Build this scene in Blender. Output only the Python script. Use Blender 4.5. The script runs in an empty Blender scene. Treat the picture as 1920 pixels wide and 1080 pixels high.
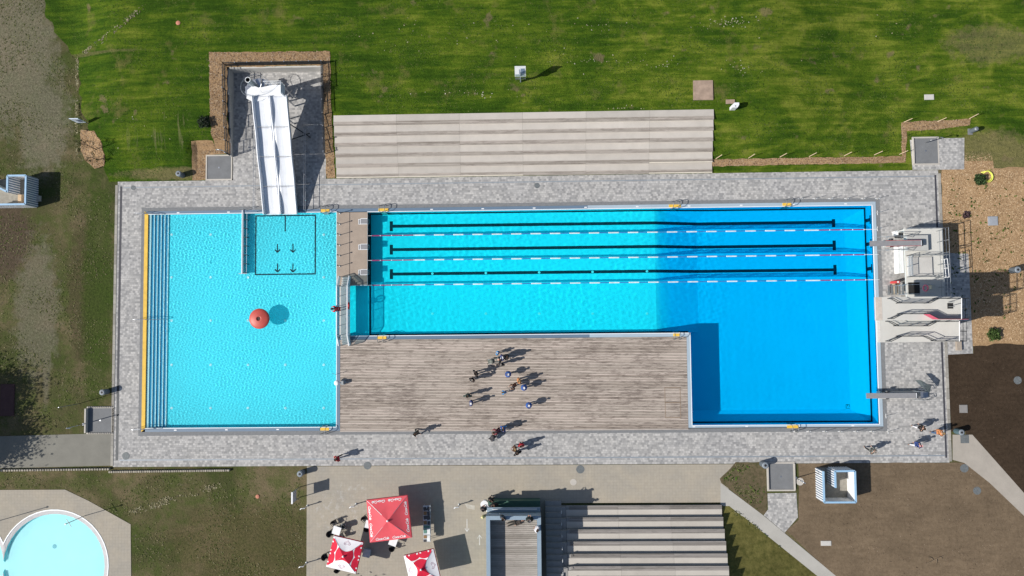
import bpy, bmesh, math, random
import numpy as np
from mathutils import Matrix, Vector
from mathutils.geometry import tessellate_polygon
rnd = random.Random(7)
rng = np.random.default_rng(7)
S = bpy.context.scene
COL = S.collection
# ------------------------------------------------------------------ camera, sky, sun, exposure
CAMH = 70.6
CR = Matrix(((0.99969275, 0.01088417, 0.02226957), (-0.00979249, 0.99877244, -0.04855643), (-0.02277073, 0.04832344, 0.99857215)))
cam = bpy.data.cameras.new('drone_camera')
cam.sensor_width = 36.0
cam.lens = 1342.0 / 1920.0 * 36.0
cam.clip_start = 1.0
cam.clip_end = 3000.0
camo = bpy.data.objects.new('drone_camera', cam)
camo.matrix_world = Matrix.Translation((0, 0, CAMH)) @ CR.to_4x4()
COL.objects.link(camo)
S.camera = camo
SUN_EL, SUN_AZ = math.radians(38.0), math.radians(15.5)      # shadows fall towards +x, a little +y
W = bpy.data.worlds.new('World'); S.world = W; W.use_nodes = True
_bg = W.node_tree.nodes['Background']
_sky = W.node_tree.nodes.new('ShaderNodeTexSky')
_sky.sky_type = 'NISHITA'; _sky.sun_disc = False
_sky.sun_elevation = SUN_EL; _sky.sun_rotation = math.radians(254.5)
W.node_tree.links.new(_sky.outputs[0], _bg.inputs[0])
_bg.inputs[1].default_value = 0.085
sl = bpy.data.lights.new('sun', 'SUN'); sl.energy = 5.0; sl.angle = math.radians(0.5); sl.color = (1.0, 0.955, 0.89)
so = bpy.data.objects.new('sun', sl); COL.objects.link(so)
_d = Vector((math.cos(SUN_AZ) * math.cos(SUN_EL), math.sin(SUN_AZ) * math.cos(SUN_EL), -math.sin(SUN_EL)))
so.rotation_euler = _d.to_track_quat('-Z', 'Y').to_euler(); so.location = (-60, -20, 50)
sl.cycles.is_caustics_light = True
S.view_settings.view_transform = 'Standard'; S.view_settings.look = 'None'
S.view_settings.gamma = 1.0; S.view_settings.use_curve_mapping = False
S.view_settings.exposure = 0.10
S.render.engine = 'CYCLES'
S.cycles.max_bounces = 8; S.cycles.transmission_bounces = 6; S.cycles.transparent_max_bounces = 8

def P(px, py, z=0.0):
    """world point at height z that the photograph shows at (px, py)"""
    d = CR @ Vector(((px - 960) / 1342.0, -(py - 540) / 1342.0, -1.0))
    t = (z - CAMH) / d.z
    return Vector((d.x * t, d.y * t, z))

# ------------------------------------------------------------------ terrain
def sst(a, b, t):
    t = min(1, max(0, (t - a) / (b - a))); return t * t * (3 - 2 * t)
def TN(x, y):
    """height of the ground north of the pool deck"""
    r = min(1.0, max(0.0, (y - 14.7) / 5.9)) * 1.22 + max(0.0, y - 20.6) * 0.035
    if x < -28.5: r *= 1 - sst(-34.2, -32.9, x) * (1 - sst(17.9, 19.0, y))
    return max(0.0, r * sst(-47, -40, x) * (1 - 0.92 * sst(22, 36, x)))
def PT(px, py):
    z = 0.0
    for _ in range(8):
        v = P(px, py, z); z = TN(v.x, v.y)
    return P(px, py, z)

# ------------------------------------------------------------------ materials
class NT:
    def __init__(s, name):
        s.m = bpy.data.materials.new(name); s.m.use_nodes = True
        s.t = s.m.node_tree; s.b = s.t.nodes['Principled BSDF']; s._pos = None
    def n(s, k): return s.t.nodes.new(k)
    def l(s, a, b): s.t.links.new(a, b)
    def pos(s):
        if not s._pos: s._pos = s.n('ShaderNodeNewGeometry')
        return s._pos.outputs['Position']
    def sc(s, v=(1, 1, 1), off=(0, 0, 0), rot=0.0, src=None):
        m = s.n('ShaderNodeMapping'); s.l(src or s.pos(), m.inputs[0])
        m.inputs['Scale'].default_value = v; m.inputs['Location'].default_value = off; m.inputs['Rotation'].default_value = (0, 0, rot)
        return m.outputs[0]
    def noise(s, scale, detail=4, rough=.6, vec=None, dist=0.0):
        n = s.n('ShaderNodeTexNoise'); s.l(vec or s.pos(), n.inputs['Vector'])
        n.inputs['Scale'].default_value = scale; n.inputs['Detail'].default_value = detail
        n.inputs['Roughness'].default_value = rough; n.inputs['Distortion'].default_value = dist
        return n.outputs[0]
    def ramp(s, f, *stops):
        r = s.n('ShaderNodeValToRGB'); s.l(f, r.inputs[0]); e = r.color_ramp.elements
        while len(e) < len(stops): e.new(.5)
        for i, (p, c) in enumerate(stops):
            e[i].position = p; e[i].color = (*c, 1) if isinstance(c, tuple) else (c, c, c, 1)
        return r.outputs[0]
    def mix(s, f, a, b, mode='MIX'):
        m = s.n('ShaderNodeMix'); m.data_type = 'RGBA'; m.blend_type = mode
        for i, v in ((0, f), (6, a), (7, b)):
            if isinstance(v, (int, float)) : m.inputs[i].default_value = v
            elif isinstance(v, tuple): m.inputs[i].default_value = (*v, 1)
            else: s.l(v, m.inputs[i])
        return m.outputs[2]
    def math(s, op, a, b=0.0, clamp=False):
        m = s.n('ShaderNodeMath'); m.operation = op; m.use_clamp = clamp
        for i, v in ((0, a), (1, b)):
            if isinstance(v, (int, float)): m.inputs[i].default_value = v
            else: s.l(v, m.inputs[i])
        return m.outputs[0]
    def blob(s, x, y, rx, ry=None, warp=None, amt=0.5):
        """1 inside an ellipse with a ragged edge, 0 outside"""
        ry = ry or rx
        mp = s.n('ShaderNodeVectorMath'); mp.operation = 'SUBTRACT'; s.l(s.pos(), mp.inputs[0]); mp.inputs[1].default_value = (x, y, 0)
        m2 = s.n('ShaderNodeVectorMath'); m2.operation = 'MULTIPLY'; s.l(mp.outputs[0], m2.inputs[0]); m2.inputs[1].default_value = (1 / rx, 1 / ry, 0)
        ln = s.n('ShaderNodeVectorMath'); ln.operation = 'LENGTH'; s.l(m2.outputs[0], ln.inputs[0])
        v = s.math('SUBTRACT', 1.0, ln.outputs['Value'])
        if warp is not None: v = s.math('ADD', v, s.math('MULTIPLY', s.math('SUBTRACT', warp, .5), amt * 4))
        return s.math('MULTIPLY', v, 3.0, True)
    def xmask(s, a, b, warp=None, amt=1.0, axis=0):
        sp = s.n('ShaderNodeSeparateXYZ'); s.l(s.pos(), sp.inputs[0]); v = sp.outputs[axis]
        if warp is not None: v = s.math('ADD', v, s.math('MULTIPLY', s.math('SUBTRACT', warp, .5), amt * 2))
        m = s.n('ShaderNodeMapRange'); s.l(v, m.inputs[0]); m.inputs[1].default_value = a; m.inputs[2].default_value = b
        return m.outputs[0]
    def bump(s, h, dist, strength=1.0):
        b = s.n('ShaderNodeBump'); s.l(h, b.inputs['Height']); b.inputs['Distance'].default_value = dist; b.inputs['Strength'].default_value = strength
        s.l(b.outputs[0], s.b.inputs['Normal'])
    def col(s, c):
        if isinstance(c, tuple): s.b.inputs['Base Color'].default_value = (*c, 1)
        else: s.l(c, s.b.inputs['Base Color'])
    def done(s, rough=.8, metal=0.0, spec=None):
        s.b.inputs['Roughness'].default_value = rough; s.b.inputs['Metallic'].default_value = metal
        if spec is not None: s.b.inputs['Specular IOR Level'].default_value = spec
        return s.m
    def rand(s):
        o = s.n('ShaderNodeObjectInfo'); return o.outputs['Random']
    def island(s):
        g = s.n('ShaderNodeNewGeometry'); return g.outputs['Random Per Island']

MATS = {}
def plain(name, c, rough=.6, metal=0.0, var=.18, scale=3.0, bump=0.0, rv=0.0):
    """colour with soft wear: var = amount of mottling, rv = difference between copies"""
    if name in MATS: return MATS[name]
    n = NT(name)
    f = n.noise(scale, 5, .65)
    c1 = tuple(v * (1 - var) for v in c); c2 = tuple(min(1, v * (1 + var)) for v in c)
    col = n.ramp(f, (.3, c1), (.7, c2))
    if rv: col = n.mix(1.0, col, n.ramp(n.rand(), (0, 1 - rv), (1, 1 + rv if rv < 0 else 1.0)), 'MULTIPLY')
    n.col(col)
    if bump: n.bump(n.noise(scale * 6, 3), bump)
    MATS[name] = n.done(rough, metal); return MATS[name]

steel = plain('brushed_steel', (.55, .57, .6), .35, .85, .08)
dsteel = plain('weathered_steel', (.30, .32, .33), .5, .6, .15)
darkmet = plain('anthracite_metal', (.035, .04, .045), .5, .3, .2)
white = plain('white_paint', (.78, .79, .8), .45, 0, .05)
black = plain('black_wicker', (.02, .02, .022), .7, 0, .3, 12)
concl = plain('pale_concrete', (.50, .485, .455), .85, 0, .10, .8, .004)
redp = plain('red_paint', (.55, .05, .05), .5, 0, .1)
yellowp = plain('yellow_rubber', (.75, .47, .06), .7, 0, .12, 2)
bluel = plain('light_blue_paint', (.30, .48, .66), .5, 0, .06)
woodn = plain('fresh_timber', (.55, .40, .25), .8, 0, .15, 4)
blackline = plain('navy_line_paint', (.006, .013, .03), .7, 0, .05)

def mat_pavers():
    n = NT('grey_paving_stones')
    def bricks(v, w, h, c1, c2, off):
        b = n.n('ShaderNodeTexBrick'); n.l(v, b.inputs['Vector']); b.offset = off
        b.inputs['Scale'].default_value = 1; b.inputs['Brick Width'].default_value = w; b.inputs['Row Height'].default_value = h
        b.inputs['Mortar Size'].default_value = .008; b.inputs['Mortar Smooth'].default_value = .3
        b.inputs['Color1'].default_value = (*c1, 1); b.inputs['Color2'].default_value = (*c2, 1); b.inputs['Mortar'].default_value = (.30, .30, .29, 1)
        b.inputs['Bias'].default_value = 0
        return b
    b1 = bricks(n.pos(), .24, .21, (.18, .183, .19), (.575, .56, .54), .5)
    b2 = bricks(n.sc((1, 1, 1), (.17, .0, 0)), .60, .40, (.92, .92, .92), (1.0, 1.0, 1.0), .5)
    c = n.mix(1.0, b1.outputs[0], b2.outputs[0], 'MULTIPLY')
    c = n.mix(.36, c, (.43, .42, .405))
    c = n.mix(1.0, c, n.ramp(n.noise(.22, 4, .6), (.3, (.93, .93, .94)), (.7, (1.03, 1.02, 1.0))), 'MULTIPLY')
    c = n.mix(n.math('MULTIPLY', n.ramp(n.noise(.7, 6, .75, n.sc((1, 1, 1), (7, 3, 0)), .5), (.58, 0.0), (.72, 1.0)), .3), c, (.30, .285, .26))
    c = n.mix(1.0, c, n.ramp(n.noise(9, 3, .7), (.25, .9), (.75, 1.08)), 'MULTIPLY')
    n.col(c); n.bump(b1.outputs['Fac'], -.004)
    return n.done(.85)
def mat_beige():
    n = NT('beige_concrete_paving')
    b = n.n('ShaderNodeTexBrick'); n.l(n.pos(), b.inputs['Vector']); b.offset = 0.0
    b.inputs['Scale'].default_value = 1; b.inputs['Brick Width'].default_value = .3; b.inputs['Row Height'].default_value = .3
    b.inputs['Mortar Size'].default_value = .012; b.inputs['Color1'].default_value = (.355, .32, .268, 1); b.inputs['Color2'].default_value = (.37, .335, .282, 1); b.inputs['Mortar'].default_value = (.325, .295, .25, 1)
    c = n.mix(1.0, b.outputs[0], n.ramp(n.noise(.35, 5, .62, dist=.4), (.28, (.86, .88, .9)), (.72, (1.08, 1.05, .98))), 'MULTIPLY')
    c = n.mix(1.0, c, n.ramp(n.noise(2.5, 5, .7), (.3, .93), (.7, 1.06)), 'MULTIPLY')
    c = n.mix(n.math('MULTIPLY', n.math('MULTIPLY', n.ramp(n.noise(1.6, 7, .8), (.52, 0.0), (.66, 1.0)), n.blob(-18.0, -18.0, 3.4, 3.0, n.noise(.9, 5, .7), .3)), .55), c, (.55, .54, .52))
    n.col(c); n.bump(b.outputs['Fac'], -.003)
    return n.done(.9)
def mat_lawn():
    n = NT('lawn')
    st = n.noise(1.0, 6, .68, n.sc((.20, 1.7, .3)), .35)          # mowing streaks along x
    pt = n.noise(.22, 6, .68, None, .4)
    f = n.math('ADD', n.math('MULTIPLY', st, .55), n.math('MULTIPLY', pt, .45))
    rg = n.math('ABSOLUTE', n.math('SUBTRACT', n.noise(.075, 1.5, .4, n.sc((1, 1.5, 1), (3, 8, 0)), 1.6), .5))
    rg2 = n.math('ABSOLUTE', n.math('SUBTRACT', n.noise(.12, 1.5, .4, n.sc((.55, 1.5, 1), (13, 2, 0)), 1.2), .5))
    trk = n.math('MAXIMUM', n.ramp(rg, (.0, 1.0), (.06, 0.0)), n.ramp(rg2, (.0, 1.0), (.05, 0.0)))
    f = n.math('ADD', f, n.math('MULTIPLY', trk, n.math('ADD', .02, n.math('MULTIPLY', n.xmask(-6, 20), .055))))
    f = n.math('ADD', f, n.math('MULTIPLY', n.xmask(-14, 30), .04))
    c = n.ramp(f, (.36, (.020, .050, .003)), (.47, (.036, .080, .005)), (.56, (.074, .124, .008)), (.67, (.165, .20, .024)))
    fine = n.noise(4.0, 7, .8)
    c = n.mix(1.0, c, n.ramp(fine, (.3, .66), (.7, 1.30)), 'MULTIPLY')
    br = n.ramp(n.noise(.40, 5, .65, n.sc((1, 1, 1), (40, 3, 0))), (.58, 0.0), (.72, 1.0))
    c = n.mix(n.math('MULTIPLY', br, .5), c, (.20, .165, .06))
    br2 = n.ramp(n.noise(.55, 3, .5, n.sc((1, 1, 1), (90, 7, 0))), (.66, 0.0), (.72, 1.0))
    c = n.mix(n.math('MULTIPLY', br2, .5), c, (.22, .15, .10))
    w = n.noise(1.3, 5, .7)
    # greener far from the tribune, tan dry strip along the deck and in the corner
    dry = n.math('MAXIMUM', n.blob(-34.5, 15.3, 7.5, .75, w, .25), n.blob(45.5, 15.4, 5.5, 3.5, w, .22))
    dry = n.math('MAXIMUM', dry, n.math('MULTIPLY', n.blob(46, 27, 5, 2.2, w, .35), .7))
    dry = n.math('MAXIMUM', dry, n.math('MULTIPLY', n.blob(-46.5, 27.5, 9.5, .22, w, .3), 0.6))
    c = n.mix(n.math('MULTIPLY', dry, .7), c, n.ramp(fine, (.3, (.10, .09, .04)), (.7, (.27, .21, .11))))
    # vertical seed rows left of the slide yard
    rows = n.noise(1.0, 4, .6, n.sc((2.6, .28, .3)))
    rr = n.math('MULTIPLY', n.blob(-35.5, 19.0, 5.5, 2.6, w, .12), n.ramp(rows, (.56, 0.0), (.68, 1.0)))
    c = n.mix(n.math('MULTIPLY', rr, .5), c, (.21, .20, .09))
    n.col(c)
    n.bump(n.noise(7, 6, .8), .13)
    return n.done(.95, spec=.1)
def mat_rough():
    n = NT('rough_ground')
    w = n.noise(.9, 6, .7); big = n.noise(.16, 5, .6, None, .5); fine = n.noise(4.5, 6, .8)
    c = n.ramp(big, (.38, (.055, .062, .022)), (.5, (.095, .085, .040)), (.62, (.15, .12, .068)))
    gr = n.ramp(n.noise(.55, 6, .7, n.sc((1, 1, 1), (9, 5, 0))), (.44, 0.0), (.6, 1.0))
    c = n.mix(n.math('MULTIPLY', gr, .62), c, (.055, .082, .016))
    # bare grey brown soil upper left and a brown field below the cabin
    s1 = n.math('MAXIMUM', n.blob(-52, 27.5, 5.2, 9, w, .35), n.blob(-49.0, 20.5, 3.2, 6, w, .4))
    c = n.mix(n.math('MULTIPLY', s1, .62), c, n.ramp(fine, (.3, (.105, .098, .066)), (.7, (.235, .21, .155))))
    s2 = n.blob(-52.6, 9, 3.3, 4.8, w, .28)
    c = n.mix(n.math('MULTIPLY', s2, .9), c, n.ramp(fine, (.3, (.052, .038, .026)), (.7, (.10, .074, .052))))
    s3 = n.math('MAXIMUM', n.blob(-49.2, 1.8, 2.6, 8, w, .4), n.blob(-48.1, -1, .55, 8, w, .12))
    c = n.mix(n.math('MULTIPLY', s3, .6), c, n.ramp(fine, (.3, (.10, .09, .06)), (.7, (.21, .19, .14))))
    s4 = n.blob(-44.6, 4, 1.7, 9, w, .4)
    c = n.mix(n.math('MULTIPLY', s4, .65), c, n.ramp(fine, (.3, (.04, .036, .018)), (.7, (.085, .07, .035))))
    s6 = n.blob(-43.0, 4, 1.9, 15, w, .35)
    c = n.mix(n.math('MULTIPLY', s6, .75), c, n.ramp(fine, (.3, (.022, .04, .007)), (.7, (.055, .085, .014))))
    # south-west meadow: brownish green with a pale mole track
    s5 = n.blob(-28, -21.5, 9, 4.6, w, .3)
    c = n.mix(n.math('MULTIPLY', s5, .65), c, n.ramp(fine, (.3, (.045, .045, .018)), (.7, (.13, .10, .05))))
    c = n.mix(1.0, c, n.ramp(fine, (.28, .78), (.72, 1.25)), 'MULTIPLY')
    n.col(c); n.bump(n.noise(5, 6, .75), .07)
    return n.done(.95, spec=.1)
def mat_soil(name, a, b, sc=3.0, sheen=None):
    n = NT(name); f = n.noise(sc, 7, .75); g = n.noise(.35, 5, .6)
    c = n.ramp(f, (.3, a), (.7, b))
    c = n.mix(1.0, c, n.ramp(g, (.3, .82), (.7, 1.15)), 'MULTIPLY')
    c = n.mix(1.0, c, n.ramp(n.noise(1.0, 5, .65, n.sc((.5, 2.6, 1), (0, 0, 0), .5)), (.3, .88), (.7, 1.12)), 'MULTIPLY')
    n.col(c); n.bump(n.noise(sc * 1.6, 6, .7), .035)
    return n.done(.95, spec=.1)
def mat_wood(name, light, dark, stain=.5, sx=.35, sy=3.0):
    n = NT(name)
    g = n.noise(1.0, 6, .7, n.sc((sx, sy * 4, 1)))
    st = n.noise(1.0, 7, .78, n.sc((.9, 5.5, 1), (5, 1, 0)), .3)
    big = n.noise(.22, 3, .5, n.sc((1, 1.6, 1)))
    c = n.ramp(g, (.3, tuple(v * .86 for v in light)), (.7, tuple(min(1, v * 1.1) for v in light)))
    f = n.ramp(n.math('ADD', n.math('MULTIPLY', st, .72), n.math('MULTIPLY', big, .28)), (.485, 0.0), (.585, 1.0))
    c = n.mix(n.math('MULTIPLY', f, stain), c, dark)
    c = n.mix(1.0, c, n.ramp(n.rand(), (0, (.74, .72, .70)), (.4, (.95, .95, .94)), (1, (1.12, 1.10, 1.10))), 'MULTIPLY')
    n.col(c); n.bump(g, .002)
    return n.done(.8, spec=.25)
def mat_chips():
    n = NT('bark_chips')
    c = n.ramp(n.island(), (0, (.17, .105, .055)), (.3, (.34, .215, .115)), (.65, (.50, .34, .20)), (1, (.66, .51, .33)))
    n.col(c); return n.done(.9, spec=.1)
def mat_tuft(name, *cols):
    n = NT(name); c = n.ramp(n.island(), *[(i / (len(cols) - 1), v) for i, v in enumerate(cols)]); n.col(c); return n.done(.9, spec=.1)
def mat_liner():
    n = NT('pool_liner'); f = n.noise(.5, 3)
    n.col(n.ramp(f, (.3, (.10, .80, .955)), (.7, (.11, .83, .975)))); return n.done(.6, spec=.2)
def mat_liner2():
    n = NT('left_pool_liner'); f = n.noise(.5, 3)
    n.col(n.ramp(f, (.3, (.14, .77, .87)), (.7, (.15, .80, .90)))); return n.done(.6, spec=.2)
def mat_water(name, shallow, deep=None, x0=0, x1=1):
    n = NT(name); n.t.nodes.remove(n.b)
    g = n.n('ShaderNodeBsdfGlass'); g.inputs['IOR'].default_value = 1.33; g.inputs['Roughness'].default_value = 0.0
    if deep:   # depth tint for absorbed red; its early start also paints the slope's shade
        m = n.xmask(x0, x1); c = n.mix(m, shallow, deep); n.l(c, g.inputs['Color'])
    else: g.inputs['Color'].default_value = (*shallow, 1)
    n.l(g.outputs[0], n.t.nodes['Material Output'].inputs[0])
    return n.m

def mat_slide():
    n = NT('slide_white'); g = n.noise(1.0, 5, .6, n.sc((7, .5, 1)))
    c = n.mix(1.0, (.74, .765, .81), n.ramp(g, (.35, (.86, .86, .85)), (.6, (1, 1, 1))), 'MULTIPLY')
    c = n.mix(n.math('MULTIPLY', n.ramp(n.noise(1.4, 5, .7), (.55, 0.0), (.72, 1.0)), .22), c, (.45, .45, .44))
    n.col(c); return n.done(.35)
pav, beige, lawnm, roughm = mat_pavers(), mat_beige(), mat_lawn(), mat_rough()
soil_dark = mat_soil('dark_soil', (.033, .0225, .0145), (.063, .0435, .0285))
soil_brown = mat_soil('brown_soil', (.125, .091, .058), (.188, .140, .092))
mulchm = mat_soil('bark_mulch', (.22, .135, .07), (.45, .305, .17), 5)
chipm = mat_chips(); chipd = mat_tuft('dark_bark_chips', (.07, .045, .028), (.16, .10, .06), (.29, .20, .13), (.46, .36, .25))
deckwood = mat_wood('weathered_deck_boards', (.52, .45, .39), (.17, .135, .115), .72)
seatwood = mat_wood('pale_seat_slats', (.43, .385, .34), (.24, .205, .18), .65)
greywood = mat_wood('grey_seat_slats', (.285, .265, .245), (.14, .13, .12), .55)
roofwood = mat_wood('terrace_boards', (.36, .33, .295), (.17, .15, .13), .45)
liner, liner2 = mat_liner(), mat_liner2()
matgrey = plain('grey_rubber_floor', (.17, .175, .18), .9, 0, .12, 1.2)
stoneband = plain('dark_stone_band', (.185, .19, .195), .85, 0, .14, 4)
coping = plain('steel_blue_gutter', (.125, .185, .26), .5, .0, .06, .3)
copingl = plain('pale_steel_gutter', (.40, .49, .56), .45, .1, .06, .5)
lip = plain('white_lip', (.80, .84, .86), .4, 0, .03)
slotm = plain('slot_drain_dark', (.05, .05, .06), .7, 0, .1)
stoneedge = plain('edging_stone', (.36, .34, .30), .9, 0, .15, 3, rv=.3)
tubec = plain('pool_step_blue', (.04, .33, .55), .7, 0, .06)
cream = plain('cream_concrete', (.50, .465, .415), .85, 0, .07, .7, .003, rv=.14)
palec = plain('pale_tread_concrete', (.53, .49, .44), .85, 0, .08, .7, .003, rv=.16)
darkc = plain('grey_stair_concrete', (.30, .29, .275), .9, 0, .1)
kiosk_blue = plain('blue_grey_sheet', (.26, .34, .41), .5, .1, .06)
kiosk_green = plain('green_cladding', (.045, .115, .085), .55, 0, .1)
cabin_white = plain('cabin_white', (.80, .80, .79), .5, 0, .04)
boardgrey = plain('springboard_grey', (.24, .24, .25), .8, 0, .1, 3)

# ------------------------------------------------------------------ mesh builder and object helpers
def wloc(o):
    v = Vector((0, 0, 0))
    while o is not None: v += Vector(o.location); o = o.parent
    return v
class MB:
    def __init__(s): s.v = []; s.f = []; s.mi = []; s.cur = 0
    def _a(s, vs, fs):
        k = len(s.v); s.v += [tuple(v) for v in vs]; s.f += [tuple(i + k for i in f) for f in fs]; s.mi += [s.cur] * len(fs); return s
    def box(s, x0, x1, y0, y1, z0, z1):
        v = [(x, y, z) for z in (z0, z1) for x, y in ((x0, y0), (x1, y0), (x1, y1), (x0, y1))]
        return s._a(v, [(3, 2, 1, 0), (4, 5, 6, 7), (0, 1, 5, 4), (1, 2, 6, 5), (2, 3, 7, 6), (3, 0, 4, 7)])
    def bar(s, a, b, w, h=None, up=(0, 0, 1)):
        """rectangular bar from a to b"""
        a, b = Vector(a), Vector(b); h = h or w; d = (b - a).normalized(); u = Vector(up)
        if abs(d.dot(u)) > .99: u = Vector((1, 0, 0))
        r = d.cross(u).normalized() * w / 2; q = r.cross(d).normalized() * h / 2
        v = [p + i * r + j * q for p in (a, b) for i, j in ((-1, -1), (1, -1), (1, 1), (-1, 1))]
        return s._a(v, [(0, 1, 2, 3), (7, 6, 5, 4), (4, 5, 1, 0), (5, 6, 2, 1), (6, 7, 3, 2), (7, 4, 0, 3)])
    def tube(s, pts, r, n=6):
        pts = [Vector(p) for p in pts]; vs = []; fs = []
        for i, p in enumerate(pts):
            d = (pts[min(i + 1, len(pts) - 1)] - pts[max(i - 1, 0)]).normalized()
            u = Vector((0, 0, 1)) if abs(d.z) < .9 else Vector((1, 0, 0))
            a = d.cross(u).normalized(); b = a.cross(d)
            rr = r[i] if isinstance(r, (list, tuple)) else r
            vs += [p + rr * (math.cos(2 * math.pi * k / n) * a + math.sin(2 * math.pi * k / n) * b) for k in range(n)]
        for i in range(len(pts) - 1):
            for k in range(n): fs.append((i * n + k, i * n + (k + 1) % n, (i + 1) * n + (k + 1) % n, (i + 1) * n + k))
        fs.append(tuple(range(n))[::-1]); fs.append(tuple(range((len(pts) - 1) * n, len(pts) * n)))
        return s._a(vs, fs)
    def lathe(s, c, prof, n=16):
        vs = []; fs = []; c = Vector(c)
        for r, z in prof: vs += [c + Vector((r * math.cos(2 * math.pi * k / n), r * math.sin(2 * math.pi * k / n), z)) for k in range(n)]
        m = len(prof)
        for i in range(m - 1):
            for k in range(n): fs.append((i * n + k, i * n + (k + 1) % n, (i + 1) * n + (k + 1) % n, (i + 1) * n + k))
        fs.append(tuple(range(n))[::-1]); fs.append(tuple(range((m - 1) * n, m * n)))
        return s._a(vs, fs)
    def poly(s, pts): return s._a(pts, [tuple(range(len(pts)))])
    def prism(s, pts, z0, z1):
        n = len(pts); v = [(p[0], p[1], z0) for p in pts] + [(p[0], p[1], z1) for p in pts]
        return s._a(v, [tuple(range(n))[::-1], tuple(range(n, 2 * n))] + [(i, (i + 1) % n, n + (i + 1) % n, n + i) for i in range(n)])
    def holes(s, outer, inner, z=0.0):
        loops = [[Vector((p[0], p[1], 0)) for p in l] for l in [outer] + inner]
        flat = [(p.x, p.y, z) for l in loops for p in l]
        return s._a(flat, [tuple(t) for t in tessellate_polygon(loops)])
    def mesh(s, name, mats, off=Vector((0, 0, 0)), smooth=False):
        me = bpy.data.meshes.new(name)
        me.from_pydata([(v[0] - off[0], v[1] - off[1], v[2] - off[2]) for v in s.v], [], s.f)
        for m in (mats if isinstance(mats, (list, tuple)) else [mats]): me.materials.append(m)
        if isinstance(mats, (list, tuple)): me.polygons.foreach_set('material_index', s.mi)
        bm = bmesh.new(); bm.from_mesh(me); bmesh.ops.recalc_face_normals(bm, faces=bm.faces); bm.to_mesh(me); bm.free()
        if smooth: me.polygons.foreach_set('use_smooth', [True] * len(me.polygons))
        me.update(); return me
    def build(s, name, mats, parent=None, smooth=False, label=None):
        off = wloc(parent) if parent else Vector((0, 0, 0))
        o = bpy.data.objects.new(name, s.mesh(name, mats, off, smooth)); COL.objects.link(o); o.parent = parent
        if label: o['label'] = label
        return o
def tag(o, label=None, cat=None, group=None, kind=None):
    if label: o['label'] = label
    if cat: o['category'] = cat
    if group: o['group'] = group
    if kind: o['kind'] = kind
    return o
def thing(name, label, cat, loc=(0, 0, 0), rotz=0.0, group=None):
    o = bpy.data.objects.new(name, None); o.empty_display_size = .3; COL.objects.link(o)
    o.location = loc; o.rotation_euler = (0, 0, rotz); return tag(o, label, cat, group)
def struct(name, mb, m, smooth=False): return tag(mb.build(name, m, None, smooth), kind='structure')
def piece(name, me, loc, parent, rot=None):
    o = bpy.data.objects.new(name, me); COL.objects.link(o); o.parent = parent
    o.location = Vector(loc) - wloc(parent)
    if rot: o.rotation_euler = rot
    return o
def dup(o, loc=None, rotz=None, label=None, parent=None):
    c = o.copy(); COL.objects.link(c); c.parent = parent
    if loc is not None: c.location = loc
    if rotz is not None: c.rotation_euler = (0, 0, rotz)
    if label: c['label'] = label
    for ch in list(o.children): dup(ch, parent=c)
    return c
def np_mesh(name, co, faces, m, smooth=False):
    me = bpy.data.meshes.new(name); co = np.asarray(co, 'f'); F = np.asarray(faces, 'i'); k = F.shape[1]
    me.vertices.add(len(co)); me.vertices.foreach_set('co', co.ravel())
    me.loops.add(F.size); me.loops.foreach_set('vertex_index', F.ravel())
    me.polygons.add(len(F)); me.polygons.foreach_set('loop_start', np.arange(0, F.size, k, dtype='i'))
    me.update(); me.materials.append(m)
    if smooth: me.polygons.foreach_set('use_smooth', np.ones(len(F), bool))
    me.update(); o = bpy.data.objects.new(name, me); COL.objects.link(o); return o
def rag(pts, step=.5, amp=.12, seed=1, close=True):
    """a polygon outline with a slightly ragged edge"""
    r = random.Random(seed); out = []; n = len(pts)
    for i in range(n):
        a, b = Vector(pts[i][:2]), Vector(pts[(i + 1) % n][:2]); L = (b - a).length; k = max(1, int(L / step)); nn = Vector((-(b - a).y, (b - a).x)).normalized()
        for j in range(k): out.append(a + (b - a) * (j / k) + nn * r.uniform(-amp, amp))
    return out
def rect(x0, x1, y0, y1): return [(x0, y0), (x1, y0), (x1, y1), (x0, y1)]
def pxs(*q, z=0.0): return [P(a, b, z) for a, b in q]
PI = math.pi

# ------------------------------------------------------------------ main dimensions (metres)
DX0, DX1, DY0, DY1 = -41.2, 40.4, -13.85, 14.58       # paved deck round the pools
LX0, LX1, LY0, LY1 = -38.03, -19.0, -10.07, 11.22      # left pool, water edge
MX0, MX1, MY0, MY1 = -15.92, 33.85, -1.15, 11.18       # lane pool
BX0, BY0 = 15.83, -10.14                               # diving bay
CX0 = -18.95; CY0, CY1 = -1.15, 3.85                  # channel below the footbridge
YX0, YX1, YY0, YY1 = -29.5, -20.1, 14.58, 25.5         # slide yard

# ------------------------------------------------------------------ ground sheets
hol_pools = [rect(LX0, LX1, LY0, LY1), [(CX0, CY0), (BX0, CY0), (BX0, BY0), (MX1, BY0), (MX1, MY1), (MX0, MY1), (MX0, CY1), (CX0, CY1)]]
kc = P(100, 1062); KR = 5.52; kx2 = 2 * P(5.5, 1062).x - kc.x
def heart(r, n=40):
    c = (kc.x - kx2) / 2 / r; ph_ = math.acos(-c) if c < 1 else PI
    a1 = [(kc.x + r * math.cos(t), kc.y + r * math.sin(t)) for t in [-ph_ + 2 * ph_ * i / n for i in range(n + 1)]]
    return a1 + [(kx2 - (x - kc.x), kc.y - (y - kc.y)) for x, y in a1[1:-1]]
g = MB(); g.holes(rect(-700, 700, -700, 700), [heart(KR - .2), rect(DX0 + .1, DX1 - .1, DY0 + .1, DY1 - .1), rect(YX0 + .05, YX1 - .05, YY0 - .3, YY1 - .05)], -.02)
struct('ground', g, roughm)
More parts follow.
